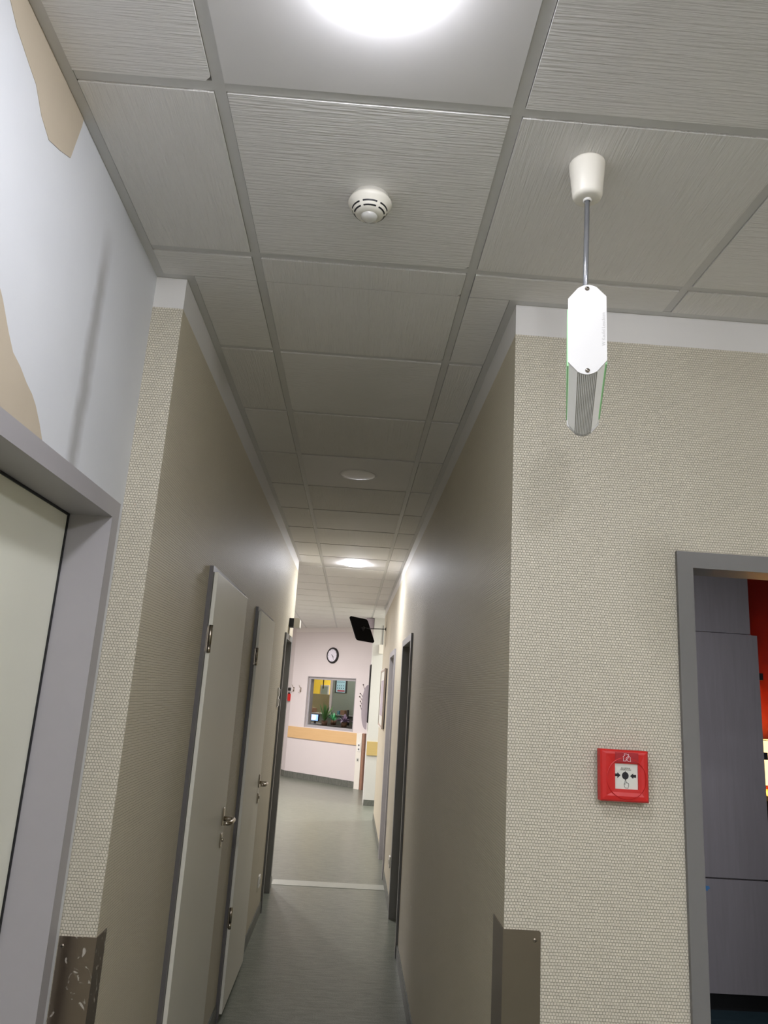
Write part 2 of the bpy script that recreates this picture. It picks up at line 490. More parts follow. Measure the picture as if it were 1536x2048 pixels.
wl = W('wall_corridor_left', bm, [M['paper_y'], M['paper_x']], 'long left corridor wall in woven beige wallpaper', 'wall')
D5 = (5.475, 6.29, 2.08); D6 = (7.58, 8.38, 2.078)
bm = BM(); wall_open(bm, 'y', YF, YRE, XR, XR+.14, HT, [D5, D6])
wr = W('wall_corridor_right', bm, [M['paper_y'], M['paper_x']], 'long right corridor wall in woven beige wallpaper', 'wall')
for w_ in (wl, wr):
    for p in w_.data.polygons:
        if abs(p.normal.y) > .5: p.material_index = 1
D7 = (.937, 1.86, 2.089)
bm = BM(); wall_open(bm, 'x', XR+.14, XE+.1, YF, YF+.10, HT, [D7])
W('wall_front_right', bm, M['paper_x'], 'wallpapered wall with the fire alarm and the open doorway', 'wall')
bm = BM(); bx(bm, XE, XE+.1, YB, YF, 0, HT); W('wall_right', bm, M['paper_y'], 'lobby wall on the right, out of the photo', 'wall')
bm = BM(); bx(bm, XN-.2, XE+.1, YB-.1, YB, 0, HT); W('wall_back', bm, M['paper_x'], 'wall behind the camera', 'wall')
bm = BM(); bx(bm, XN-.21, XL-.17, YF, YF+.15, 0, HT)
W('wall_pier', bm, M['paper_x'], 'closing wall beside the left corner', 'wall')

# bare patches in the filler (thin remnants of the old wall covering, raised edges)
def patch(name, pts, label):
    bm = BM(); prism(bm, pts, 'x', XN, XN+.0012)
    return tag(obj(name, bm, M['patch']), label, 'wall patch', kind='structure')
def ragged(pts, n=5, amp=.004):
    out = []
    for (a, b) in zip(pts, pts[1:]+pts[:1]):
        out.append(a)
        for k in range(1, n):
            f = k/n; out.append((a[0]+(b[0]-a[0])*f+random.uniform(-amp, amp), a[1]+(b[1]-a[1])*f+random.uniform(-amp, amp)))
    return out
Z0 = 1.69
up = [(.90, 2.873), (.95, 2.80), (1.066, Z0+1.126), (1.10, Z0+1.105), (1.161, Z0+1.085), (1.195, Z0+1.075), (1.235, Z0+1.04), (1.278, Z0+1.022), (1.330, Z0+1.040), (1.377, Z0+1.061), (1.401, Z0+1.161), (1.403, 2.873)]
patch('trim_4', up, 'bare beige patch under the ceiling edge')
lo = [(.80, 2.22), (.80, 2.44), (1.10, 2.40), (1.216, Z0+.655), (1.230, Z0+.643), (1.242, Z0+.630), (1.270, Z0+.600), (1.299, Z0+.574), (1.335, Z0+.562), (1.37, Z0+.544), (1.400, Z0+.533), (1.423, Z0+.519), (1.455, Z0+.490), (1.482, Z0+.460)]
patch('trim_5', lo+[(1.482, 2.1472), (.80, 2.1472)], 'bare beige patch above the near door frame')

# far room
bm = BM(); zt = HT
UL, UR = -1.575, .385
# end wall with window hole u -1.17..0.105, z .965..1.915
wu0, wu1, wz0, wz1 = -1.126-.005, .103, .965, 1.915
for (a, b_, z0_, z1_) in ((UL, wu0, 0, zt), (wu1, 2.2, 0, zt), (wu0, wu1, 0, wz0), (wu0, wu1, wz1, zt)):
    bx(bm, a, b_, 0, .16, z0_, z1_, frame=EF)
W('wall_end', bm, M['far_wall'], 'slanting pinkish end wall with the office window', 'wall')
bm = BM(); bx(bm, UL, 2.2, -.004, 0, H-.085, H, frame=EF)
W('trim_6', bm, M['far_wall_top'], 'white strip at the top of the end wall', 'wall strip')
# turned wall at the left of the end wall
c0 = EO+U*UL
d1 = Vector((-.45, .893, 0)).normalized(); n1 = Vector((d1.y, -d1.x, 0))
bm = BM(); bx(bm, 0, 2.5, 0, .15, 0, zt, frame=(c0, d1, -n1 if False else n1))
W('wall_far_corner', bm, M['far_wall'], 'bright wall turning away at the left end of the end wall', 'wall')
bm = BM(); bx(bm, -3.4, -3.3, YLE-.1, 18, 0, zt); W('wall_far_left', bm, M['far_wall'], 'left wall of the far hall', 'wall')
bm = BM(); bx(bm, -3.4, XL-.17, YLE-.1, YLE, 0, zt); W('wall_far_return', bm, M['far_wall'], 'return wall of the far hall', 'wall')
# pillar
PY = 12.1
bm = BM(); bx(bm, .308, 5.1, PY, PY+.6, 0, zt, 0)
for f in bm.faces: f.material_index = 0
W('wall_pillar', bm, M['pillar'], 'pale greenish wall end standing right of the end wall', 'wall')
bm = BM(); bx(bm, 5.0, 5.1, YRE-.2, PY, 0, zt); W('wall_side_passage', bm, M['far_wall'], 'end of the side passage', 'wall')
bm = BM(); bx(bm, XR+.14, 5.1, YRE-.12, YRE, 0, zt); W('wall_passage_near', bm, M['far_wall_top'], 'near side of the side passage', 'wall')

# office behind the window
bm = BM()
bx(bm, -6, 2.4, 3.2, 3.3, 0, zt, frame=EF); W('wall_office_back', bm, M['yellow'], 'yellow back wall of the office', 'wall')
bm = BM(); bx(bm, -6, -5.9, .16, 3.2, 0, zt, frame=EF); bx(bm, 2.3, 2.4, .16, 3.2, 0, zt, frame=EF)
W('wall_office_sides', bm, M['far_wall'], 'side walls of the office', 'wall')

# skirtings
def skirt(bm, x0, x1, y0, y1, frame=None): bx(bm, x0, x1, y0, y1, 0, .085, frame=frame)
bm = BM()
e = .008
for a, b_ in ((YF+.13, 2.87), (3.79, 4.32), (5.16, 6.262), (6.90, YLE)): skirt(bm, XL, XL+e, a, b_)
skirt(bm, XN, XL+e, YF-e, YF-.0)
W('baseboard_left', bm, M['base'], 'green grey coved skirting of the left corridor wall', 'baseboard')
bm = BM()
for a, b_ in ((YF+.13, 5.42), (6.36, 7.52), (8.45, YRE)): skirt(bm, XR-e, XR, a, b_)
skirt(bm, XR+.1, .89, YF-e, YF)
W('baseboard_right', bm, M['base'], 'green grey coved skirting of the right corridor wall', 'baseboard')
bm = BM(); bx(bm, UL, .255, -.01, 0, 0, .115, frame=EF); bx(bm, 0, 2.0, -.01, 0, 0, .115, frame=(c0, d1, n1))
bx(bm, .308, 5.0, PY-.01, PY, 0, .085)
W('baseboard_end', bm, M['base'], 'grey skirting of the end wall and pillar', 'baseboard')

# ------------------------------------------------------------------ corner guards
def guard(name, cx, side, top, wx, wy, mat, label):
    t = thing(name, label, 'corner guard', (cx, YF, 0))
    bm = BM()
    pr = .0025
    # plate on the front face, plate on the corridor side
    if side < 0:    # left block: corner at XL, plate goes to -x
        prism(bm, [(cx-wx, .02), (cx+pr, .02), (cx+pr, top), (cx-wx, top)], 'y', YF-pr, YF)
        bx(bm, cx, cx+pr, YF, YF+wy, .02, top)
    else:
        prism(bm, [(cx-pr, .02), (cx+wx, .02), (cx+wx, top-.004), (cx+wx-.004, top), (cx-pr, top)], 'y', YF-pr, YF)
        bx(bm, cx-pr, cx, YF, YF+wy, .02, top)
    obj('angle_plate', bm, mat, t)
    sx = cx-wx+.009 if side < 0 else cx+wx-.014
    for z in (top-.022, top-.50, .12):
        bm = BM()
        vs = lathe(bm, [(0, .0016), (.004, .0014), (.0052, 0)], (0, 0, 0), 16)
        for v in vs:
            c = v.co.copy(); v.co = Vector((sx+c.x, YF-pr-c.z, z+c.y))
        bx(bm, sx-.0035, sx+.0035, YF-pr-.0019, YF-pr-.0014, z-.0005, z+.0005, 1)
        bx(bm, sx-.0005, sx+.0005, YF-pr-.0019, YF-pr-.0014, z-.0035, z+.0035, 1)
        obj('screw', bm, [M['steel'], M['dark']], t)
    return t
guard('corner_guard', XL, -1, 1.066, .088, .075, M['steel_scuffed'], 'paint-scuffed steel corner guard beside the near left door')
guard('corner_guard', XR, 1, 1.134, .093, .128, M['steel'], 'clean steel corner guard on the right corridor corner')

# ------------------------------------------------------------------ doors
def lever(parent, x, y, z, side=1, mat=None):
    """lever handle on a leaf facing +x at x; lever runs towards -y"""
    mat = mat or M['handle']
    bm = BM(); bx(bm, x, x+.008, y-.014, y+.014, z-.03, z+.05, bev=.003)
    h = obj('handle', bm, mat, parent)
    bm = BM()
    pts = [(x+.006, y, z), (x+.03, y, z), (x+.043, y, z-.0), (x+.052, y-.006, z-.0), (x+.055, y-.02, z), (x+.055, y-.07, z), (x+.054, y-.10, z), (x+.050, y-.112, z), (x+.04, y-.118, z), (x+.025, y-.12, z)]
    tube(bm, pts, [.0105]*3+[.0102]*4+[.0095]*3, 14)
    obj('lever', bm, mat, h)
    bm = BM(); bx(bm, x, x+.008, y-.013, y+.013, z-.125, z-.062, bev=.003)
    k = obj('key_rosette', bm, mat, parent)
    bm = BM(); vs = lathe(bm, [(0, 0), (.0085, 0), (.0085, .006), (0, .006)], (0, 0, 0), 20)
    for v in vs:
        c = v.co.copy(); v.co = Vector((x+.008+c.z, y+c.x, z-.09+c.y))
    bx(bm, x+.0138, x+.0146, y-.001, y+.001, z-.096, z-.084, 1)
    obj('lock_cylinder', bm, [mat, M['dark']], k)
    return h

def hinge(parent, x, y, z0, z1):
    bm = BM()
    tube(bm, [(x, y, z0), (x, y, z0+(z1-z0)*.27)], .0075, 14)
    tube(bm, [(x, y, z0+(z1-z0)*.28), (x, y, z1)], .0075, 14)
    bx(bm, x-.012, x-.002, y-.004, y+.022, z0+.004, z1-.004)
    return obj('hinge', bm, M['handle'], parent)

def corr_door(n, y0, y1, ly0, ly1, label, hz):
    """flush rebated door on the left corridor wall: frame y0..y1, leaf ly0..ly1"""
    t = thing('door_%d' % n, label, 'door', (XL, (y0+y1)/2, 0), kind='structure')
    top = 2.133; p = XL+.015
    bm = BM()
    bx(bm, XL-.10, p, y0, y0+.05, 0, top); bx(bm, XL-.10, p, y1-.05, y1, 0, top); bx(bm, XL-.10, p, y0+.05, y1-.05, top-.05, top)
    obj('door_frame', bm, M['frame_l'], t)
    bm = BM(); bx(bm, p+.0008, p+.016, ly0, ly1, .03, 2.112, bev=.0015)
    bx(bm, XL-.03, p, y0+.052, y1-.052, .02, top-.054)
    lf = obj('door_leaf', bm, M['leaf'], t)
    lever(lf, p+.016, ly1-.075, 1.085)
    for a, b_ in hz: hinge(t, p+.012, ly0-.002, a, b_)
    return t
corr_door(2, 2.882, 3.775, 2.905, 3.752, 'white corridor door nearest on the left with satin lever handle', ((1.80, 1.905), (.44, .545)))
corr_door(3, 4.325, 5.165, 4.360, 5.140, 'second white corridor door on the left, beyond the first one', ((1.80, 1.90), (.43, .535)))

# near left door
t = thing('door_1', 'wide white door in a grey violet frame beside the camera at the left edge', 'door', (XN, 1.47, 0), kind='structure')
bm = BM()
fo0, fo1, ftop = .95, 1.985, 2.146
pr = XN+.012
a0, a1, at = 1.0, 1.937, 2.103
bx(bm, XN, pr, fo0, a0, 0, ftop); bx(bm, XN, pr, a1, fo1, 0, ftop); bx(bm, XN, pr, a0, a1, at, ftop)
bx(bm, XN-.16, pr, a0, a0+.004, 0, at-.004); bx(bm, XN-.16, pr, a1-.004, a1, 0, at-.004); bx(bm, XN-.16, pr, a0, a1, at-.004, at)
obj('door_frame', bm, M['frame'], t)
bm = BM(); bx(bm, XN-.145, XN-.103, a0+.006, a1-.006, .01, at-.006); obj('door_leaf', bm, plain('near door laminate lit', (236, 236, 222), .42, noise=.02, scale=5), t)  # leaf laminate lightened to carry the light falling on this door
bm = BM(); bx(bm, XN-.1035, XN-.099, a1-.010, a1-.004, .01, at-.006); bx(bm, XN-.1035, XN-.099, a0+.004, a1-.004, at-.010, at-.004)
obj('gasket', bm, M['dark'], t)

def recess_door(n, side, x, y0, y1, iy0, iy1, top, itop, label, mat, seam=None, depth=.12):
    """recessed door in a steel frame on a corridor wall; side=+1 wall lies at +x"""
    t = thing('door_%d' % n, label, 'door', (x, (y0+y1)/2, 0), kind='structure')
    p = x-side*.015
    def B(bm, xa, xb, *r): bx(bm, min(xa, xb), max(xa, xb), *r)
    bm = BM()
    B(bm, x, p, y0, iy0, 0, top); B(bm, x, p, iy1, y1, 0, top)
    if seam:
        B(bm, x, p, iy0, seam-.004, itop, top); B(bm, x, p, seam+.004, iy1, itop, top); B(bm, x, p+side*.004, seam-.004, seam+.004, itop, top)
    else: B(bm, x, p, iy0, iy1, itop, top)
    B(bm, x+side*depth, p, iy0, iy0+.003, 0, itop-.003); B(bm, x+side*depth, p, iy1-.003, iy1, 0, itop-.003)
    B(bm, x+side*depth, p, iy0, iy1, itop-.003, itop)
    obj('door_frame', bm, mat, t)
    bm = BM(); B(bm, x+side*(depth-.03), x+side*depth, iy0+.004, iy1-.004, .01, itop-.005)
    obj('door_leaf', bm, M['leaf'], t)
    return t
recess_door(4, -1, XL, 6.262, 6.90, 6.305, 6.835, 2.133, 2.088, 'recessed doorway at the far left end of the corridor under the call lamp', M['frame_d'], seam=6.58)
recess_door(5, 1, XR, 5.422, 6.36, 5.475, 6.29, 2.128, 2.08, 'nearer recessed doorway in the right corridor wall', M['frame_d'])
recess_door(6, 1, XR, 7.52, 8.45, 7.58, 8.38, 2.13, 2.078, 'farther recessed doorway in the right corridor wall', M['frame'])
# right doorway (open)
t = thing('door_7', 'grey steel frame of the open doorway at the right edge', 'door frame', (1.4, YF, 0), kind='structure')
bm = BM(); p = YF-.012
bx(bm, .895, .937, p, YF, 0, 2.132); bx(bm, 1.86, 1.902, p, YF, 0, 2.132); bx(bm, .937, 1.86, p, YF, 2.089, 2.132)
bx(bm, .937, .940, p, YF+.105, 0, 2.086); bx(bm, 1.857, 1.86, p, YF+.105, 0, 2.086); bx(bm, .937, 1.86, p, YF+.105, 2.086, 2.089)
obj('door_frame', bm, M['frame_d'], t)

# ------------------------------------------------------------------ kitchen behind the right doorway
KY = 4.776
bm = BM(); bx(bm, XR+.14, 5.1, 5.40, 5.5, 0, HT); W('wall_kitchen_back', bm, M['redwall'], 'dark red wall behind the grey cabinet', 'wall')
bm = BM(); bx(bm, 5.0, 5.1, YF+.1, 5.4, 0, HT); W('wall_kitchen_right', bm, M['redwall'], 'red side wall of the back room', 'wall')
cabt = thing('tall_cabinet', 'tall grey violet wood-grain cabinet seen through the right doorway', 'cabinet', (2.2, KY+.3, 0))
bm = BM(); bx(bm, 1.75, 2.595, KY+.022, 5.398, .10, 2.206); bx(bm, 1.75, 2.59, KY+.06, 5.398, .0, .10, 1)
obj('carcass', bm, [M['cab'], M['dark']], cabt)
bm = BM(); bx(bm, 1.76, 2.621, KY, KY+.02, .731, 2.200, bev=.0015); up_ = obj('cabinet_door', bm, M['cab'], cabt)
for z in (1.94, 1.45):
    bm = BM(); bx(bm, 2.6215, 2.650, KY+.008, KY+.020, z-.022, z+.022); obj('hinge', bm, M['dark'], up_)
bm = BM(); bx(bm, 1.76, 2.621, KY, KY+.02, .105, .722, bev=.0015); obj('cabinet_drawer', bm, M['cab'], cabt)
bm = BM(); prism(bm, [(2.19, .683), (2.235, .681), (2.24, .668), (2.228, .664), (2.226, .655), (2.19, .659)], 'y', KY-.0008, KY)
obj('sticker', bm, M['sticker'], cabt)
bm = BM(); bx(bm, 1.75, 2.593, KY+.03, 5.398, 2.21, H-.02)
tag(obj('filler_panel', bm, M['cab']), 'grey violet filler panel between the tall cabinet and the ceiling', 'panel')
# lamp on sideboard
sb = thing('sideboard', 'black sideboard standing under the lit lamp in the back room', 'sideboard', (3.4, 5.15, 0))
bm = BM(); bx(bm, 2.72, 4.2, 4.90, 5.39, .06, 1.17, bev=.003); obj('carcass', bm, M['black'], sb)
for sx in (2.8, 4.12):
    for sy in (4.95, 5.34):
        bm = BM(); bx(bm, sx-.02, sx+.02, sy-.02, sy+.02, 0, .06); obj('leg', bm, M['black'], sb)
bm = BM(); bx(bm, 2.70, 4.22, 4.88, 5.395, 1.17, 1.20, bev=.002); obj('worktop', bm, M['wood_y'], sb)
tl = thing('table_lamp', 'lit table lamp with cream drum shade standing on the black sideboard', 'lamp', (2.98, 5.12, 1.2))
bm = BM(); lathe(bm, [(0, 0), (.09, 0), (.09, .012), (.02, .025), (.016, .08), (0, .08)], (2.98, 5.12, 1.2)); obj('lamp_base', bm, M['cream'], tl)
bm = BM()
lathe(bm, [(.185, .05), (.17, .335)], (2.98, 5.12, 1.2), 48)
m, nt, b = newmat('lit lampshade'); b.inputs['Base Color'].default_value = srgb(240, 214, 160)
b.inputs['Emission Color'].default_value = srgb(255, 214, 140); b.inputs['Emission Strength'].default_value = .55
M['shade'] = m
obj('lamp_shade', bm, M['shade'], tl)
bm = BM(); tube(bm, [(2.98+.17*math.cos(k*PI/16), 5.12+.17*math.sin(k*PI/16), 1.537) for k in range(33)], .003, 6); obj('shade_ring', bm, M['cream'], tl)
bm = BM(); lathe(bm, [(0, .10), (.03, .13), (.035, .17), (.02, .2), (0, .21)], (2.98, 5.12, 1.2), 16); obj('bulb', bm, emis('warm bulb', (255, 190, 110), 40), tl)

# ------------------------------------------------------------------ ceiling lights
LEDCOL = (245, 246, 255)
led_on = emis('led diffuser', LEDCOL, 29)
led_lobby_fill = emis('led diffuser lobby fill', LEDCOL, 50)
led_on3 = emis('led diffuser corridor', LEDCOL, 42)
led_off = plain('led diffuser unlit', (214, 211, 208), .35, noise=.01)
def round_light(x, y, r, mat, label, k=1.0):
    t = thing('ceiling_light', label, 'ceiling light', (x, y, H), group='round ceiling lights along the corridor')
    z = H-.0042
    bm = BM(); lathe(bm, [(r+.012, 0), (r+.011, .0012), (r+.001, .0016), (r, .0008), (r, 0)], (x, y, z), 64, up=-1)
    obj('trim_ring', bm, M['panel'], t)
    bm = BM(); lathe(bm, [(r-.001, 0), (r-.001, .018*k), (r-.006, .030*k), (r-.018, .040*k), (r*.65, .046*k), (r*.35, .049*k), (0, .050*k)], (x, y, z), 64, up=-1)
    obj('diffuser', bm, mat, t)
    return t
round_light(-.034, .968, .089, led_on, 'brightly lit round ceiling light at the top edge of the photo', .6)
round_light(-.043, 3.985, .100, led_off, 'unlit round ceiling light midway down the corridor', .12)
round_light(-.043, 6.97, .110, led_on3, 'lit round ceiling light at the far end of the corridor', .4)
for lx, ly, lw in ((-.034, -2.03, 'rearmost'), (1.19, -.83, 'right hand')):  # two unseen lights added to brighten the lobby, front wall and ceiling
    round_light(lx, ly, .125, led_lobby_fill, lw+' added round fill light in the unseen lobby behind the camera', 1.7)

# ------------------------------------------------------------------ smoke detector
sx, sy = -.035, 1.585
t = thing('smoke_detector', 'white round smoke detector on the ceiling board before the near light', 'smoke detector', (sx, sy, H-.006))
z = H-.006
bm = BM(); lathe(bm, [(0, 0), (.046, 0), (.0465, .010), (.050, .013), (0, .013)], (sx, sy, z), 56, up=-1); obj('mounting_base', bm, M['offwhite'], t)
bm = BM(); lathe(bm, [(.050, .012), (.0535, .016), (.0535, .021), (.051, .026), (.044, .034), (.041, .040), (.036, .046), (.030, .050), (.019, .052), (0, .052)], (sx, sy, z), 64, up=-1); body = obj('housing', bm, M['cream'], t)
def arc_slot(r, h, r2, h2, a0, a1):
    bm = BM(); n = 14; A = []; B = []
    for k in range(n+1):
        a = a0+(a1-a0)*k/n
        A.append(bm.verts.new((sx+r*math.cos(a), sy+r*math.sin(a), z-h))); B.append(bm.verts.new((sx+r2*math.cos(a), sy+r2*math.sin(a), z-h2)))
    C = [bm.verts.new(v.co*1) for v in A]; D = [bm.verts.new(v.co*1) for v in B]
    for v in C+D: v.co += Vector((sx-v.co.x, sy-v.co.y, 0))*.03
    for k in range(n):
        bm.faces.new((A[k], A[k+1], B[k+1], B[k])); bm.faces.new((C[k], D[k], D[k+1], C[k+1]))
        bm.faces.new((A[k], C[k], C[k+1], A[k+1])); bm.faces.new((B[k], B[k+1], D[k+1], D[k]))
    bm.faces.new((A[0], B[0], D[0], C[0])); bm.faces.new((A[n], C[n], D[n], B[n]))
    return obj('vent_slot', bm, M['dark'], body)
for q in range(6):
    a = -PI/2-.42+q*PI/3
    arc_slot(.0438, .0352, .0426, .0385, a, a+.84)
    arc_slot(.0382, .0445, .0360, .0467, a, a+.84)
bm = BM(); lathe(bm, [(.020, .051), (.0195, .056), (.016, .0605), (.009, .063), (0, .0635)], (sx, sy, z), 32, up=-1); obj('lens_cap', bm, M['clear'], t)

# ------------------------------------------------------------------ exit sign
ex, ey = .448, 1.411
t = thing('emergency_sign', 'white hanging emergency luminaire with octagonal end plate on a grey rod', 'exit sign', (ex, ey, H))
bm = BM(); lathe(bm, [(0, 0), (.0395, 0), (.0395, .004), (.0325, .080), (.030, .086), (.024, .089), (.010, .090), (0, .090)], (ex, ey, H-.006), 56, up=-1)
cn = obj('canopy', bm, M['cream'], t)
bm = BM(); lathe(bm, [(.0095, .088), (.0095, .0935), (.0065, .0945)], (ex, ey, H-.006), 24, up=-1); obj('gland', bm, M['white'], cn)
sc_ = Vector((.4405, 1.411, 0))
bm = BM(); tube(bm, [(ex, ey, H-.09), (.4405, ey, 2.455)], .0057, 18); obj('rod', bm, M['rod'], t)
th = .272; dS = Vector((math.sin(th), math.cos(th), 0)); nS = Vector((math.cos(th), -math.sin(th), 0))
SF = (sc_, nS, dS)
zb, ztp = 2.287, 2.466; zm = (zb+ztp)/2; hh = (ztp-zb)/2; w = .0352
def octo(w, hh, ch=.018, cv=.024, bulge=.006):
    pts = [(-w, zm-hh+cv), (-w, zm+hh-cv), (-w+ch, zm+hh-.003)]
    for k in range(1, 6):
        f = k/6; pts.append((-w+ch+(2*w-2*ch)*f, zm+hh-.003+math.sin(PI*f)*bulge))
    pts += [(w-ch, zm+hh-.003), (w, zm+hh-cv), (w, zm-hh+cv), (w-ch, zm-hh+.003)]
    for k in range(1, 6):
        f = k/6; pts.append((w-ch-(2*w-2*ch)*f, zm-hh+.003-math.sin(PI*f)*bulge))
    pts += [(-w+ch, zm-hh+.003)]
    return pts
def SO(name, bm, mat, parent): 
    apply_frame(list(bm.verts), SF); return obj(name, bm, mat, parent)
y0, y1 = -.165, .172
bm = BM(); prism(bm, octo(w-.0025, hh-.003), 'y', y0+.004, y1-.004); body = SO('body', bm, M['ribbed'], t)
for ya, yb in ((y0, y0+.004), (y1-.004, y1)):
    bm = BM(); prism(bm, octo(w, hh), 'y', ya, yb)
    pl = SO('end_plate', bm, M['plate'], t)
    if ya == y0:
        for zz in (zm+hh-.005, zm-hh+.005):
            bm = BM(); vs = lathe(bm, [(0, .0008), (.0042, .0008), (.0042, 0)], (0, 0, 0), 18)
            for v in vs:
                c = v.co.copy(); v.co = Vector((c.x, ya-c.z, zz+c.y))
            bx(bm, -.003, .003, ya-.0011, ya-.0008, zz-.0006, zz+.0006, 1)
            SO('screw', bm, [M['steel'], M['dark']], pl)
        Rm = Matrix.Rotation(PI/2, 4, 'X')
        mt = Matrix.Translation((w-.0058, ya-.0001, zm-.002)) @ Rm @ Matrix.Rotation(PI/2, 4, 'Z')
        wm = Matrix(((nS.x, dS.x, 0, sc_.x), (nS.y, dS.y, 0, sc_.y), (0, 0, 1, 0), (0, 0, 0, 1)))
        text_part('embossed_lettering', 'W Kaufel Leuchten', .0088, wm @ mt, plain('faint embossed lettering', (176, 175, 172), .5), pl, .00015)
# ribs of the diffuser along the underside
bm = BM()
for k in range(-5, 6):
    xk = k*.0034
    f = (xk+(w-.018))/(2*(w-.018)); zz = zm-hh+.006-math.sin(PI*min(max(f, 0), 1))*.006
    bx(bm, xk-.0009, xk+.0009, y0+.006, y1-.006, zz-.0022, zz+.004)
SO('diffuser_ribs', bm, plain('rib plastic', (200, 200, 197), .4), body)
green = emis('green lit pane edge', (150, 255, 140), .015, (170, 220, 170))
for s in (-1, 1):
    bm = BM(); bx(bm, s*(w-.001), s*(w+.0016), y0+.03, y1-.02, zm-hh+.030, zm+hh-.030)
    SO('pictogram_pane', bm, green, t)

# ------------------------------------------------------------------ fire alarm call point
ax0, ax1, az0, az1 = .663, .790, 1.455, 1.583
cx, cz = (ax0+ax1)/2, (az0+az1)/2
t = thing('fire_alarm_button', 'square red fire alarm call point on the wallpapered wall left of the open doorway', 'fire alarm', (cx, YF, az0))
bm = BM()
dpt = .030
bx(bm, ax0+.006, ax1-.006, YF-.008, YF, az0+.006, az1-.006, 1)
# front shell as a square frame ring: outer, inner opening (glass) with sloping cushions
ix0, ix1, iz0, iz1 = ax0+.0385, ax0+.100, az0+.031, az0+.0945
def ring(x0, x1, z0, z1, y): return [(x0, y, z0), (x1, y, z0), (x1, y, z1), (x0, y, z1)]
R = [ring(ax0, ax1, az0, az1, YF-.010), ring(ax0, ax1, az0, az1, YF-.032), ring(ax0+.004, ax1-.004, az0+.004, az1-.004, YF-.036),
     ring(ax0+.014, ax1-.013, az0+.014, az1-.010, YF-.037), ring(ix0-.008, ix1+.008, iz0-.008, iz1+.006, YF-.0345), ring(ix0, ix1, iz0, iz1, YF-.034), ring(ix0, ix1, iz0, iz1, YF-.028)]
RV = [[bm.verts.new(p) for p in r_] for r_ in R]
bm.faces.new(RV[0])
for A, B in zip(RV, RV[1:]):
    for k in range(4): bm.faces.new((A[k], A[(k+1) % 4], B[(k+1) % 4], B[k]))
hs = obj('housing', bm, [M['red'], M['dark']], t)
bm = BM()   # round cushion on the cover
vs = lathe(bm, [(.053, 0), (.0525, .0012), (.051, .0016)], (0, 0, 0), 48)
for v in vs:
    c = v.co.copy(); v.co = Vector((cx+.004+c.x, YF-.0365-c.z, az0+.058+c.y))
bmesh.ops.delete(bm, geom=[v for v in bm.verts if v.co.z > az1-.012 or v.co.x > ax1-.006 or v.co.x < ax0+.01], context='VERTS')
obj('cushion_rim', bm, M['red'], hs)
bm = BM(); bx(bm, ix0, ix1, YF-.029, YF-.0275, iz0, iz1); cd = obj('printed_card', bm, M['card'], t)
bm = BM(); bx(bm, ix0, ix1, YF-.0372, YF-.0355, iz1+.003, az1-.0055, bev=.0005); lb = obj('top_label', bm, M['red_shaded'], t)
def flat(name, polys, y, mat, parent, th=.0003):
    bm = BM()
    for p in polys: prism(bm, p, 'y', y-th, y)
    return obj(name, bm, mat, parent)
def G(a, b):   # card pixel (from the photo close-up) -> x,z on the card
    return (ix0+(a-275)/(1270-275)*(ix1-ix0), iz1-(b-540-(a-275)*.045)/(1620-540)*(iz1-iz0))
yk = YF-.029
circ = [(G(740, 1078)[0]+.0088*math.cos(2*PI*k/40), G(740, 1078)[1]+.0094*math.sin(2*PI*k/40)) for k in range(40)]
flat('black_dot', [circ, [G(715, 915), G(765, 917), G(738, 885)], [G(715, 1240), G(770, 1242), G(742, 1280)]], yk, M['ink'], cd)
flat('left_arrow', [[G(280, 985), G(400, 990), G(400, 1100), G(280, 1100)], [G(400, 930), G(535, 1058), G(400, 1185)]], yk, M['ink'], cd)
flat('right_arrow', [[G(1200, 1040), G(1080, 1040), G(1080, 1150), G(1200, 1160)], [G(1080, 975), G(940, 1092), G(1080, 1212)]], yk, M['ink'], cd)
hand = [(722, 1300), (720, 1470), (722, 1390), (690, 1380), (680, 1470), (700, 1530), (725, 1590), (855, 1598), (875, 1500), (880, 1420), (862, 1395), (835, 1385), (800, 1370), (772, 1400), (768, 1300), (745, 1275), (722, 1300)]
bm = BM(); tube(bm, [(G(a, b_)[0], yk-.0003, G(a, b_)[1]) for a, b_ in hand], .0005, 5); obj('pointing_hand', bm, M['ink'], cd)
RX = Matrix.Rotation(PI/2, 4, 'X')
tx = (ix0+ix1)/2-.001
text_part('card_text', 'BEI GEFAHR', .0046, Matrix.Translation((tx, yk-.0002, G(730, 762)[1])) @ RX, M['ink_brown'], cd)
text_part('card_text', 'EINDR\u00dcCKEN', .0046, Matrix.Translation((tx, yk-.0002, G(730, 830)[1])) @ RX, M['ink_brown'], cd)
def K(a, b): return ((ix0+ix1)/2+(a-780)*.0000647, (iz1+az1-.0025)/2-(b-335)*.0000647)
house = [(635, 475), (645, 330), (615, 320), (700, 240), (665, 200), (700, 180), (725, 205), (765, 190), (820, 235), (850, 190), (845, 260), (940, 345), (915, 350), (930, 490), (850, 485), (800, 455), (770, 400), (810, 380), (845, 330), (850, 280), (770, 330), (745, 380), (750, 465), (635, 475)]
bm = BM(); tube(bm, [(K(a, b_)[0], YF-.0374, K(a, b_)[1]) for a, b_ in house], .0008, 5)
obj('burning_house_symbol', bm, M['ink_white'], lb)

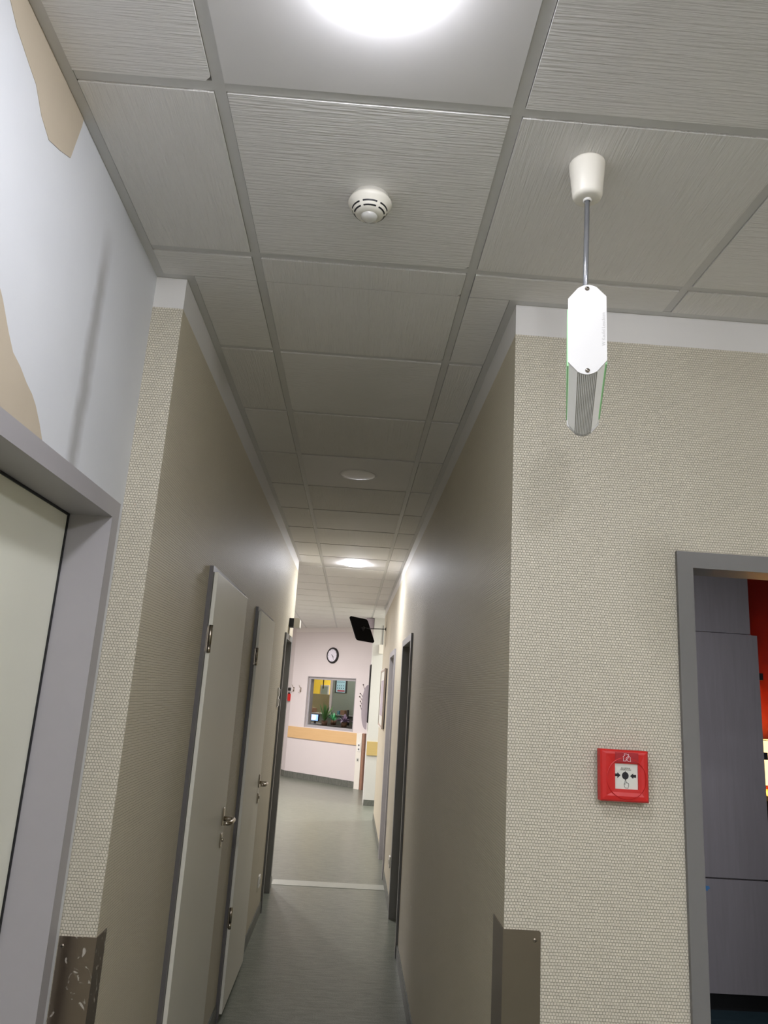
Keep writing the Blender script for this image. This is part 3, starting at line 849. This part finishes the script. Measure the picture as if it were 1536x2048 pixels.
# ------------------------------------------------------------------ corridor wall fittings
def socket(name, side, x, y, z, w_, h_, label, cat, gangs=1):
    t = thing(name, label, cat, (x, y, z))
    bm = BM(); d = .010
    bx(bm, min(x, x+side*d), max(x, x+side*d), y-w_/2, y+w_/2, z-h_/2, z+h_/2, bev=.002); pl = obj('cover_plate', bm, M['white'], t)
    for g_ in range(gangs):
        zc = z+(g_-(gangs-1)/2)*(h_/gangs)
        bm = BM(); vs = lathe(bm, [(.021, 0), (.021, .005), (.019, .005), (.018, .001), (0, .001)], (0, 0, 0), 28)
        for v in vs:
            c = v.co.copy(); v.co = Vector((x+side*(d+c.z-.001), y+c.x, zc+c.y))
        obj('socket_well', bm, M['offwhite'], pl)
        for dy in (-.0095, .0095):
            bm = BM(); bx(bm, min(x+side*(d-.002), x+side*(d+.0008)), max(x+side*(d-.002), x+side*(d+.0008)), y+dy-.0025, y+dy+.0025, zc-.0025, zc+.0025); obj('contact_hole', bm, M['dark'], pl)
    return t
socket('wall_socket', 1, XL, 5.96, .296, .08, .08, 'white wall socket low on the left corridor wall', 'socket')
socket('wall_socket', -1, XR, 6.66, .335, .08, .085, 'white wall socket low on the right wall between the two doorways', 'socket')
t = thing('light_switch', 'double white switch plate left of the far left doorway', 'switch', (XL, 6.13, 1.535))
bm = BM(); bx(bm, XL, XL+.009, 6.09, 6.17, 1.530, 1.682, bev=.002); obj('cover_plate', bm, M['white'], t)
for zc in (1.568, 1.644):
    bm = BM(); bx(bm, XL+.009, XL+.015, 6.10, 6.16, zc-.028, zc+.028, bev=.003); obj('rocker', bm, M['offwhite'], t)

# call lamp over the far left doorway
t = thing('call_lamp', 'black and white signal lamp box above the far left doorway', 'signal lamp', (XL, 6.62, 2.20))
bm = BM(); bx(bm, XL, XL+.042, 6.57, 6.70, 2.205, 2.282, bev=.002); obj('back_box', bm, M['dark'], t)
bm = BM(); prism(bm, [(XL+.042, 2.204), (XL+.094, 2.204), (XL+.094, 2.262), (XL+.092, 2.275), (XL+.080, 2.284), (XL+.042, 2.284)], 'y', 6.565, 6.705); obj('lens', bm, M['cream'], t)
bm = BM(); bx(bm, XL, XL+.007, 6.600, 6.612, 2.1335, 2.2055); obj('cable', bm, M['frame_d'], t)

# observation mirror on an arm
t = thing('observation_mirror', 'black-backed square observation mirror on a thin arm at the far right wall', 'mirror', (XR, 10.25, 2.545))
c = Vector((.100, 10.2, 2.521)); e1 = Vector((.125, .115, -.006)); e2 = Vector((-.060, .075, .162))
nrm = e1.cross(e2).normalized()
if nrm.y > 0: nrm = -nrm          # back side looks at us
def rrect(a, b, rc, n=5):
    pts = []
    for sx_, sy_, st in ((1, 1, 0), (-1, 1, 1), (-1, -1, 2), (1, -1, 3)):
        for k in range(n+1):
            an = (st+k/n)*PI/2
            pts.append((sx_*(a-rc)+rc*math.cos(an), sy_*(b-rc)+rc*math.sin(an)))
    return pts
A1, A2 = e1.length, e2.length; u1, u2 = e1.normalized(), e2.normalized()
def panel(bm, sc, d0, d1, bulge=0):
    loops = []
    for d, k in ((d0, sc*.97), (d0+.004, sc), (d1, sc)):
        loops.append([bm.verts.new(c+u1*x*k+u2*y*k-nrm*d) for x, y in rrect(A1, A2, .035)])
    bm.faces.new(loops[0]); bm.faces.new(loops[-1][::-1])
    for P, Q in zip(loops, loops[1:]):
        for i in range(len(P)): bm.faces.new((P[i], P[(i+1) % len(P)], Q[(i+1) % len(P)], Q[i]))
bm = BM(); panel(bm, 1.0, 0, .018); obj('mirror_back', bm, plain('matt black back', (16, 15, 16), .9, spec=.1), t)
bm = BM()
rng = [[c-nrm*(.0185+.022*(1-k*k))+u1*x*k*.95+u2*y*k*.95 for x, y in rrect(A1, A2, .035)] for k in (1, .75, .5, .25)]
vv = [[bm.verts.new(p) for p in r_] for r_ in rng]
for P, Q in zip(vv, vv[1:]):
    for i in range(len(P)):
        f = bm.faces.new((P[i], P[(i+1) % len(P)], Q[(i+1) % len(P)], Q[i])); f.smooth = True
bm.faces.new(vv[-1])
obj('mirror_face', bm, M['mirror'], t)
bm = BM(); tube(bm, [c+nrm*-.004, c+nrm*.03], [.03, .018], 18); tube(bm, [c+nrm*.03, c+nrm*.045], [.02, .012], 18); obj('ball_joint', bm, M['black'], t)
bm = BM(); tube(bm, [c+nrm*.038, (.20, 10.19, 2.53), (.30, 10.22, 2.538), (XR-.004, 10.25, 2.545)], .0055, 10); obj('arm', bm, M['black'], t)
bm = BM(); tube(bm, [(XR-.012, 10.25, 2.545), (XR, 10.25, 2.545)], [.012, .03], 18); obj('wall_flange', bm, M['black'], t)

# deep framed picture on the right wall
t = thing('picture_frame', 'deep framed picture on the right wall near the corridor end', 'picture', (XR, 9.6, 1.27))
py0, py1, pz0, pz1 = 9.12, 10.20, 1.275, 1.985; xo = XR-.034
bm = BM()
for (a, b_, z0_, z1_) in ((py0, py0+.03, pz0, pz1), (py1-.03, py1, pz0, pz1), (py0+.03, py1-.03, pz0, pz0+.03), (py0+.03, py1-.03, pz1-.03, pz1)):
    bx(bm, xo, XR-.012, a, b_, z0_, z1_)
obj('frame', bm, plain('beige picture frame', (170, 156, 142), .5), t)
bm = BM(); bx(bm, XR-.006-.006, XR-.0005, py0-.001, py1-.004, pz0+.004, pz1-.004); obj('shadow_backing', bm, M['dark'], t)  # dark strip standing in for the shadow gap at the wall
bm = BM(); bx(bm, xo+.006, xo+.010, py0+.03, py1-.03, pz0+.03, pz1-.03); mt_ = obj('mat_board', bm, M['card'], t)
bm = BM(); bx(bm, xo+.0052, xo+.006, py0+.18, py1-.18, pz0+.14, pz1-.14); obj('print', bm, M['lilac'], mt_)
bm = BM()
for (a, b_, z0_, z1_) in ((py0, py0+.008, pz0, pz1), (py1-.012, py1, pz0, pz1), (py0, py1, pz1-.008, pz1), (py0, py1, pz0, pz0+.008)):
    bx(bm, xo-.002, xo, a, b_, z0_, z1_, 1 if a > py0+.1 else 0)
obj('edge_strip', bm, [M['white'], M['dark']], t)

# pillar fittings
bm = BM(); bx(bm, .309, .60, PY-.022, PY, .738, .945, bev=.004)
tag(obj('wall_rail', bm, M['wood_y']), 'yellowish wooden bumper rail on the pale pillar', 'bumper rail')
t = thing('junction_box', 'white junction box with cable duct on the pale pillar', 'junction box', (.452, PY, 2.34))
bm = BM(); bx(bm, .405, .475, PY-.045, PY, 2.30, 2.445, bev=.004); obj('box', bm, M['cream'], t)
bm = BM(); bx(bm, .452, .462, PY-.014, PY, 2.4455, H-.12); obj('cable_duct', bm, M['frame_d'], t)
bm = BM(); bx(bm, .18, .305, PY+.05, PY+.22, 2.70, 2.865, bev=.012)
spk = tag(obj('loudspeaker', bm, M['lilac']), 'small lilac grey loudspeaker box high beside the pale pillar', 'loudspeaker')
bm = BM(); bx(bm, .290, .3075, PY+.02, PY+.56, 1.222, 2.125)
tag(obj('notice_board', bm, M['dark']), 'thin dark board seen edge-on on the side of the pale pillar', 'board')
# half round felt wall pocket with dried stems
t = thing('wall_pocket', 'lilac half-oval wall pocket holding dried stems beside the pale pillar', 'wall decoration', (.20, PY+.20, 1.10))
bm = BM(); n = 24; Yp = PY+.06
prof = [(.290, 1.10)]
for k in range(n+1):
    a = -PI/2+PI*k/n
    prof.append((.286-.098*math.cos(a)**.8 if 0 < k < n else .286, 1.46+.345*math.sin(a)))
prof.append((.290, 1.80))
prism(bm, prof[1:-1], 'y', Yp, Yp+.22); obj('pocket', bm, M['lilac'], t)
random.seed(11)
stems = [((.232, 1.70), (.195, 1.80)), ((.205, 1.62), (.155, 1.66)), ((.200, 1.56), (.150, 1.61)), ((.190, 1.50), (.165, 1.54)), ((.188, 1.42), (.17, 1.47))]
for (xa, za), (xb, zb_) in stems:
    bm = BM(); tube(bm, [(xa+.01, Yp+.1, za-.03), ((xa+xb)/2, Yp+.09, (za+zb_)/2), (xb, Yp+.08, zb_)], [.005, .004, .003], 6)
    s_ = obj('dried_stem', bm, M['twig'], t)
    bm = BM(); lathe(bm, [(0, -.012), (.010, -.004), (.012, .004), (.005, .012), (0, .014)], (xb, Yp+.08, zb_), 10); obj('seed_head', bm, M['twig'], s_)

# ------------------------------------------------------------------ end wall fittings
bm = BM(); bx(bm, -1.560, .262, -.022, 0, .742, .952, bev=.003, frame=EF)
tag(obj('wall_rail', bm, M['wood']), 'long beech bumper rail under the office window', 'bumper rail')
t = thing('service_post', 'narrow white socket post at the right end of the bumper rail', 'socket post', EO+U*.325)
bm = BM(); bx(bm, .262, .388, -.05, 0, 0, .955, bev=.002, frame=EF); obj('post', bm, M['cream'], t)
bm = BM(); bx(bm, .392, .445, -.045, 0, .0, .962, frame=EF); obj('wooden_edge', bm, M['wood_br'], t)
bm = BM(); bx(bm, .300, .368, -.058, -.05, .642, .790, bev=.002, frame=EF); pl = obj('socket_plate', bm, M['white'], t)
for zc in (.682, .752):
    bm = BM(); vs = lathe(bm, [(0, 0), (.017, 0), (.017, .002), (0, .002)], (0, 0, 0), 20)
    for v in vs:
        c_ = v.co.copy(); v.co = Vector((.334+c_.x, -.058-c_.z, zc+c_.y))
    apply_frame(list(bm.verts), EF); obj('socket_well', bm, M['frame_d'], pl)
bm = BM(); bx(bm, .295, .350, -.054, -.05, .462, .535, bev=.001, frame=EF); pl = obj('data_plate', bm, M['card'], t)
for du in (.310, .328):
    bm = BM(); bx(bm, du, du+.010, -.056, -.054, .480, .518, frame=EF); obj('data_port', bm, M['dark'], pl)

# clock
t = thing('wall_clock', 'round wall clock with black rim above the office window', 'clock', EO+U*(-.518))
CU, CZ, CR = -.518, 2.338, .152
def disc(name, prof, mat, parent):
    bm = BM(); vs = lathe(bm, prof, (0, 0, 0), 56)
    for v in vs:
        q = v.co.copy(); v.co = Vector((CU+q.x, -q.z, CZ+q.y))
    apply_frame(list(bm.verts), EF); return obj(name, bm, mat, parent)
disc('rim', [(0, 0), (CR, 0), (CR, .018), (CR-.012, .034), (CR-.030, .034), (CR-.034, .026)], M['black'], t)
face = disc('clock_face', [(CR-.030, .024), (0, .025)], plain('clock dial', (226, 222, 232), .5), t)
for k in range(12):
    a = k*PI/6; L0 = .100 if k % 3 else .093
    bm = BM(); co, si = math.sin(a), math.cos(a); wd = .002
    for r_ in ((L0, .112),):
        pts = [(co*r_[0]-si*wd, si*r_[0]+co*wd), (co*r_[0]+si*wd, si*r_[0]-co*wd), (co*r_[1]+si*wd, si*r_[1]-co*wd), (co*r_[1]-si*wd, si*r_[1]+co*wd)]
        prism(bm, [(CU+p_[0], CZ+p_[1]) for p_ in pts], 'y', -.0262, -.0252)
    apply_frame(list(bm.verts), EF); obj('hour_mark', bm, M['ink'], face)
def hand_(name, ang_, ln, wd, y):
    bm = BM(); co, si = math.sin(ang_), math.cos(ang_)
    pts = [(-co*.02-si*wd, -si*.02+co*wd), (-co*.02+si*wd, -si*.02-co*wd), (co*ln+si*wd*.4, si*ln-co*wd*.4), (co*ln-si*wd*.4, si*ln+co*wd*.4)]
    prism(bm, [(CU+p_[0], CZ+p_[1]) for p_ in pts], 'y', y-.001, y); apply_frame(list(bm.verts), EF); obj(name, bm, M['ink'], t)
hand_('hour_hand', math.radians(131), .060, .005, -.0275); hand_('minute_hand', math.radians(150), .095, .0035, -.029)

# coat hooks
for hu, lab in ((-1.509, 'left one of two metal coat hooks on the end wall'), (-1.312, 'right one of two metal coat hooks on the end wall')):
    t = thing('coat_hook', lab, 'coat hook', EO+U*hu+Vector((0, 0, 1.62)), group='coat hooks left of the office window')
    bm = BM(); bx(bm, hu-.012, hu+.012, -.006, 0, 1.615, 1.70, bev=.002, frame=EF); obj('hook_plate', bm, M['handle'], t)
    for p_ in ([(hu, -.006, 1.69), (hu-.008, -.03, 1.70), (hu-.018, -.05, 1.745)], [(hu, -.006, 1.64), (hu+.006, -.03, 1.622), (hu+.016, -.045, 1.64), (hu+.02, -.048, 1.665)], [(hu, -.006, 1.635), (hu-.01, -.03, 1.61), (hu-.026, -.042, 1.60)]):
        bm = BM(); tube(bm, p_, .005, 8); apply_frame(list(bm.verts), EF); obj('prong', bm, M['handle'], t)
# red tag on a black clip
t = thing('extinguisher_box', 'small red case hanging below a black clip at the left corner', 'case', c0+d1*.10+Vector((0, 0, 1.42)))
CF = (c0, d1, n1)
bm = BM(); bx(bm, .02, .14, -.05, 0, 1.43, 1.565, bev=.004, frame=CF); obj('case', bm, M['red'], t)
bm = BM(); bx(bm, .06, .10, -.03, 0, 1.566, 1.59, frame=CF); obj('loop', bm, M['dark'], t)
bm = BM(); bx(bm, .04, .13, -.04, 0, 1.625, 1.685, frame=CF); obj('clip', bm, M['dark'], t)

# window
t = thing('window_1', 'grey framed office window in the end wall', 'window', EO+U*(-.51)+Vector((0, 0, .96)), kind='structure')
bm = BM(); f = .042
for (a, b_, z0_, z1_) in ((wu0, wu0+f, wz0, wz1), (wu1-f*.7, wu1, wz0, wz1), (wu0+f, wu1-f*.7, wz0, wz0+f*1.1), (wu0+f, wu1-f*.7, wz1-f, wz1)):
    bx(bm, a, b_, .035, .125, z0_, z1_, frame=EF)
obj('window_frame', bm, M['frame'], t)
bm = BM()
for (a, b_, z0_, z1_) in ((wu0-.012, wu0, wz0, wz1+.012), (wu1, wu1+.008, wz0, wz1+.012), (wu0, wu1, wz1, wz1+.012)):
    bx(bm, a, b_, -.006, .0, z0_, z1_, frame=EF)
obj('outer_bead', bm, M['frame'], t)
bm = BM(); bx(bm, wu0+f, wu1-f*.7, .074, .080, wz0+f*1.1, wz1-f, frame=EF); obj('window_pane', bm, M['glass'], t)

# office contents (u, v, z in the end wall frame)
bm = BM(); bx(bm, -1.83, -1.765, 1.40, 1.50, 0, H-.02, frame=EF); bx(bm, -1.765, -.1, 1.42, 1.46, .9, H-.02, 1, frame=EF)
tag(obj('glass_partition', bm, [M['frame'], M['blind']]), 'grey post and blind-covered partition inside the office', 'partition')
bm = BM(); bx(bm, -4.4, -1.84, 1.9, 1.92, .6, 1.585, frame=EF)
tag(obj('screen_panel', bm, plain('olive grey screen', (122, 118, 92), .8)), 'low olive grey screen before the yellow office wall', 'screen')
t = thing('wall_picture', 'small framed picture on the yellow office wall', 'picture', EO+U*(-3.6)+V*3.15+Vector((0, 0, 1.6)))
bm = BM(); bx(bm, -3.80, -3.52, 3.17, 3.20, 1.52, 1.80, frame=EF); obj('frame', bm, M['frame'], t)
bm = BM(); bx(bm, -3.77, -3.55, 3.165, 3.17, 1.55, 1.77, frame=EF); obj('print', bm, M['blind'], t)
bm = BM(); tube(bm, [Vector(EO)+U*-3.08+V*2.5+Vector((0, 0, 1.71)), Vector(EO)+U*-3.08+V*2.5+Vector((0, 0, H))], .012, 8)
tag(obj('hanging_bar', bm, M['dark']), 'dark vertical bar hanging in the office', 'bar')
t = thing('poster', 'pale blue poster with dark pictograms and a red stripe on the office partition', 'poster', EO+U*(-1.5)+V*1.4+Vector((0, 0, 1.64)))
bm = BM(); bx(bm, -1.70, -1.36, 1.410, 1.42, 1.64, 2.02, frame=EF); obj('dark_backing', bm, M['dark'], t)
bm = BM(); bx(bm, -1.655, -1.40, 1.405, 1.41, 1.65, 2.01, frame=EF); sh = obj('sheet', bm, M['poster'], t)
bm = BM(); bx(bm, -1.62, -1.41, 1.403, 1.405, 1.668, 1.698, frame=EF); obj('red_stripe', bm, M['poster_red'], sh)
for r_, zc in enumerate((1.735, 1.79, 1.862, 1.94)):
    for k in range(4):
        bm = BM(); ww = (.018, .014, .02, .02)[r_]
        bx(bm, -1.625+k*.057-ww*.2, -1.625+k*.057+ww, 1.403, 1.405, zc-.010, zc+.013, frame=EF); obj('pictogram', bm, M['blue_ink'], sh)
t = thing('office_desk', 'long grey office desk under the window', 'desk', EO+U*(-1.2)+V*.8)
bm = BM(); bx(bm, -2.05, .2, .45, 1.24, .97, 1.0, bev=.003, frame=EF); obj('desk_top', bm, M['soil'], t)
tsh = thing('office_shelf', 'long pale shelf board behind the office desk carrying boxes', 'shelf', EO+U*(-1.2)+V*1.38)
bm = BM(); bx(bm, -2.6, .2, 1.25, 1.40, 1.175, 1.195, bev=.003, frame=EF); obj('shelf_board', bm, M['desk'], tsh)
bm = BM(); bx(bm, -2.6, .2, 1.37, 1.40, 0, 1.174, frame=EF); obj('back_panel', bm, M['blind'], tsh)
for lu in (-2.0, .12):
    bm = BM(); bx(bm, lu, lu+.04, .5, 1.3, 0, .968, frame=EF); obj('leg_panel', bm, M['frame_d'], t)
t = thing('computer_monitor', 'computer monitor glowing blue at the left of the office window', 'monitor', EO+U*(-1.67)+V*.85+Vector((0, 0, 1.0)))
bm = BM(); bx(bm, -1.80, -1.57, .83, .86, 1.045, 1.185, bev=.003, frame=EF); obj('case', bm, M['black'], t)
bm = BM(); bx(bm, -1.79, -1.58, .826, .829, 1.055, 1.175, frame=EF); obj('screen', bm, emis('blue screen', (40, 120, 225), .55), t)
bm = BM(); bx(bm, -1.745, -1.645, .823, .8255, 1.072, 1.160, frame=EF); obj('open_window', bm, emis('lit page on screen', (190, 235, 255), .9), t)
bm = BM(); bx(bm, -1.70, -1.66, .84, .86, 1.0, 1.045, frame=EF); obj('stand', bm, M['black'], t)
for k, (u_, w__, h_, mt2, lab, cat) in enumerate(((-2.24, .17, .095, 'brown', 'brown box on the office shelf, leftmost item', 'box'), (-1.48, .12, .075, 'bluewhite', 'turquoise folder lying on the office shelf behind the green plant', 'folder'), (-1.36, .18, .095, 'brown', 'wide brown box at the right of the office shelf', 'box'))):
    bm = BM(); bx(bm, u_-w__/2+.06, u_+w__/2, 1.29, 1.38, 1.1955, 1.1955+h_, bev=.003, frame=EF)
    tag(obj('storage_box' if cat == 'box' else 'folder', bm, M[mt2]), lab, cat)
t = thing('desk_phone', 'dark handset standing at the right in the office', 'phone', EO+U*(-1.09)+V*1.2+Vector((0, 0, 1.0)))
bm = BM(); bx(bm, -1.125, -1.06, 1.17, 1.23, 1.0, 1.12, bev=.004, frame=EF); obj('base', bm, M['black'], t)
bm = BM(); bx(bm, -1.115, -1.075, 1.18, 1.21, 1.12, 1.31, bev=.008, frame=EF); obj('handset', bm, M['black'], t)

def plant(name, u_, v_, z, leaves, ln, mat, lab, spread=.6, droop=.4, pot=True, wid=.012):
    o = EO+U*u_+V*v_+Vector((0, 0, z))
    t = thing(name, lab, 'plant', o)
    bm = BM(); lathe(bm, [(0, 0), (.05, 0), (.065, .09), (.058, .09), (.05, .07), (0, .07)], o, 20); obj('pot', bm, M['brown'], t)
    for k in range(leaves):
        a = 2*PI*k/leaves+random.uniform(-.3, .3); L_ = ln*random.uniform(.6, 1.05); sp = spread*random.uniform(.3, 1)
        pts = []; base = o+Vector((0, 0, .075))
        for q in range(6):
            f = q/5; r_ = L_*sp*f; zz = L_*(f*(1-.25*sp)-droop*sp*f*f)
            pts.append(base+Vector((math.cos(a)*r_, math.sin(a)*r_, zz)))
        bm = BM(); side = Vector((-math.sin(a), math.cos(a), 0)); A = []; B = []; C = []
        for q, p_ in enumerate(pts):
            wq = wid*math.sin(PI*(.12+.86*q/5)); A.append(bm.verts.new(p_+side*wq)); B.append(bm.verts.new(p_-side*wq)); C.append(bm.verts.new(p_+Vector((0, 0, -.002-wq*.3))))
        for q in range(5):
            bm.faces.new((A[q], A[q+1], C[q+1], C[q])); bm.faces.new((C[q], C[q+1], B[q+1], B[q]))
            bm.faces.new((A[q], B[q], B[q+1], A[q+1]))
        obj('leaf', bm, mat, t)
plant('potted_plant', -1.08, .50, 1.0, 26, .42, M['dgreen'], 'tall dark green plant in the middle of the office window', .6, .3, wid=.018)
plant('potted_plant', -1.22, .92, 1.0, 20, .32, M['teal'], 'light green spider plant behind the tall dark plant', .9, .7, wid=.010)
plant('potted_plant', -.60, .55, 1.0, 30, .26, M['purple'], 'violet-leaved plant at the lower right of the office window', 1.0, .8, wid=.02)

# ------------------------------------------------------------------ lamps of the rooms beyond (unseen, assumed to hang at the ceiling)
def area(name, loc, size, power, col, rot=(0, 0, 0), label=''):
    l = bpy.data.lights.new(name, 'AREA'); l.shape = 'DISK'; l.size = size; l.energy = power; l.color = col
    o = bpy.data.objects.new(name, l); COL.objects.link(o); o.location = loc; o.rotation_euler = rot
    tag(o, label, 'lamp')
    return o
area('hall_lamp', (-1.9, 10.2, H-.03), .35, 32, (1, .95, .96), label='ceiling lamp of the far hall, left of the corridor end')
area('hall_lamp', (-1.9, 12.9, H-.03), .35, 22, (1, .95, .96), label='ceiling lamp of the far hall before the end wall')
area('passage_lamp', (1.9, 11.4, H-.03), .30, 14, (.98, 1, .96), label='ceiling lamp of the side passage')
po = EO+U*-2.2+V*2.2
area('office_lamp', (po.x, po.y, H-.05), .4, 27, (1, .96, .88), label='ceiling lamp of the office')
pq = EO+U*-.9+V*.75
area('office_lamp', (pq.x, pq.y, H-.05), .3, 5, (1, .97, .9), label='ceiling lamp of the office above the plants')
area('back_room_fill', (1.5, 3.1, H-.05), .3, 9.0, (.9, .92, 1), label='added fill light for the back room cabinet')  # added light, placed so that the cabinet front gets brighter

w = bpy.data.worlds.new('World'); S.world = w; w.use_nodes = True
w.node_tree.nodes['Background'].inputs[0].default_value = (.05, .05, .05, 1); w.node_tree.nodes['Background'].inputs[1].default_value = .2

# ------------------------------------------------------------------ camera
yaw, pitch, roll, fpx = .028917, .239725, .062177, 1479.87
cy_, sy_ = math.cos(yaw), math.sin(yaw); cp, sp_ = math.cos(pitch), math.sin(pitch)
fwd = Vector((sy_*cp, cy_*cp, sp_)); r_ = Vector((cy_, -sy_, 0)); u_ = r_.cross(fwd)
cr, sr = math.cos(roll), math.sin(roll)
R_ = r_*cr+u_*sr; U_ = u_*cr-r_*sr
cam = bpy.data.cameras.new('Camera'); co_ = bpy.data.objects.new('Camera', cam); COL.objects.link(co_)
cam.sensor_fit = 'VERTICAL'; cam.sensor_height = 36; cam.lens = 36*fpx/2048; cam.clip_start = .02; cam.clip_end = 100
co_.matrix_world = Matrix(((R_.x, U_.x, -fwd.x, 0), (R_.y, U_.y, -fwd.y, 0), (R_.z, U_.z, -fwd.z, 1.69), (0, 0, 0, 1)))
S.camera = co_

for o in bpy.data.objects:
    if '_w' in o: del o['_w']
S.view_settings.view_transform = 'Standard'; S.view_settings.look = 'None'; S.view_settings.exposure = 2.15; S.view_settings.gamma = 1
S.view_settings.use_curve_mapping = False
S.cycles.max_bounces = 10; S.cycles.diffuse_bounces = 6; S.cycles.sample_clamp_indirect = 4
S.cycles.use_denoising = True
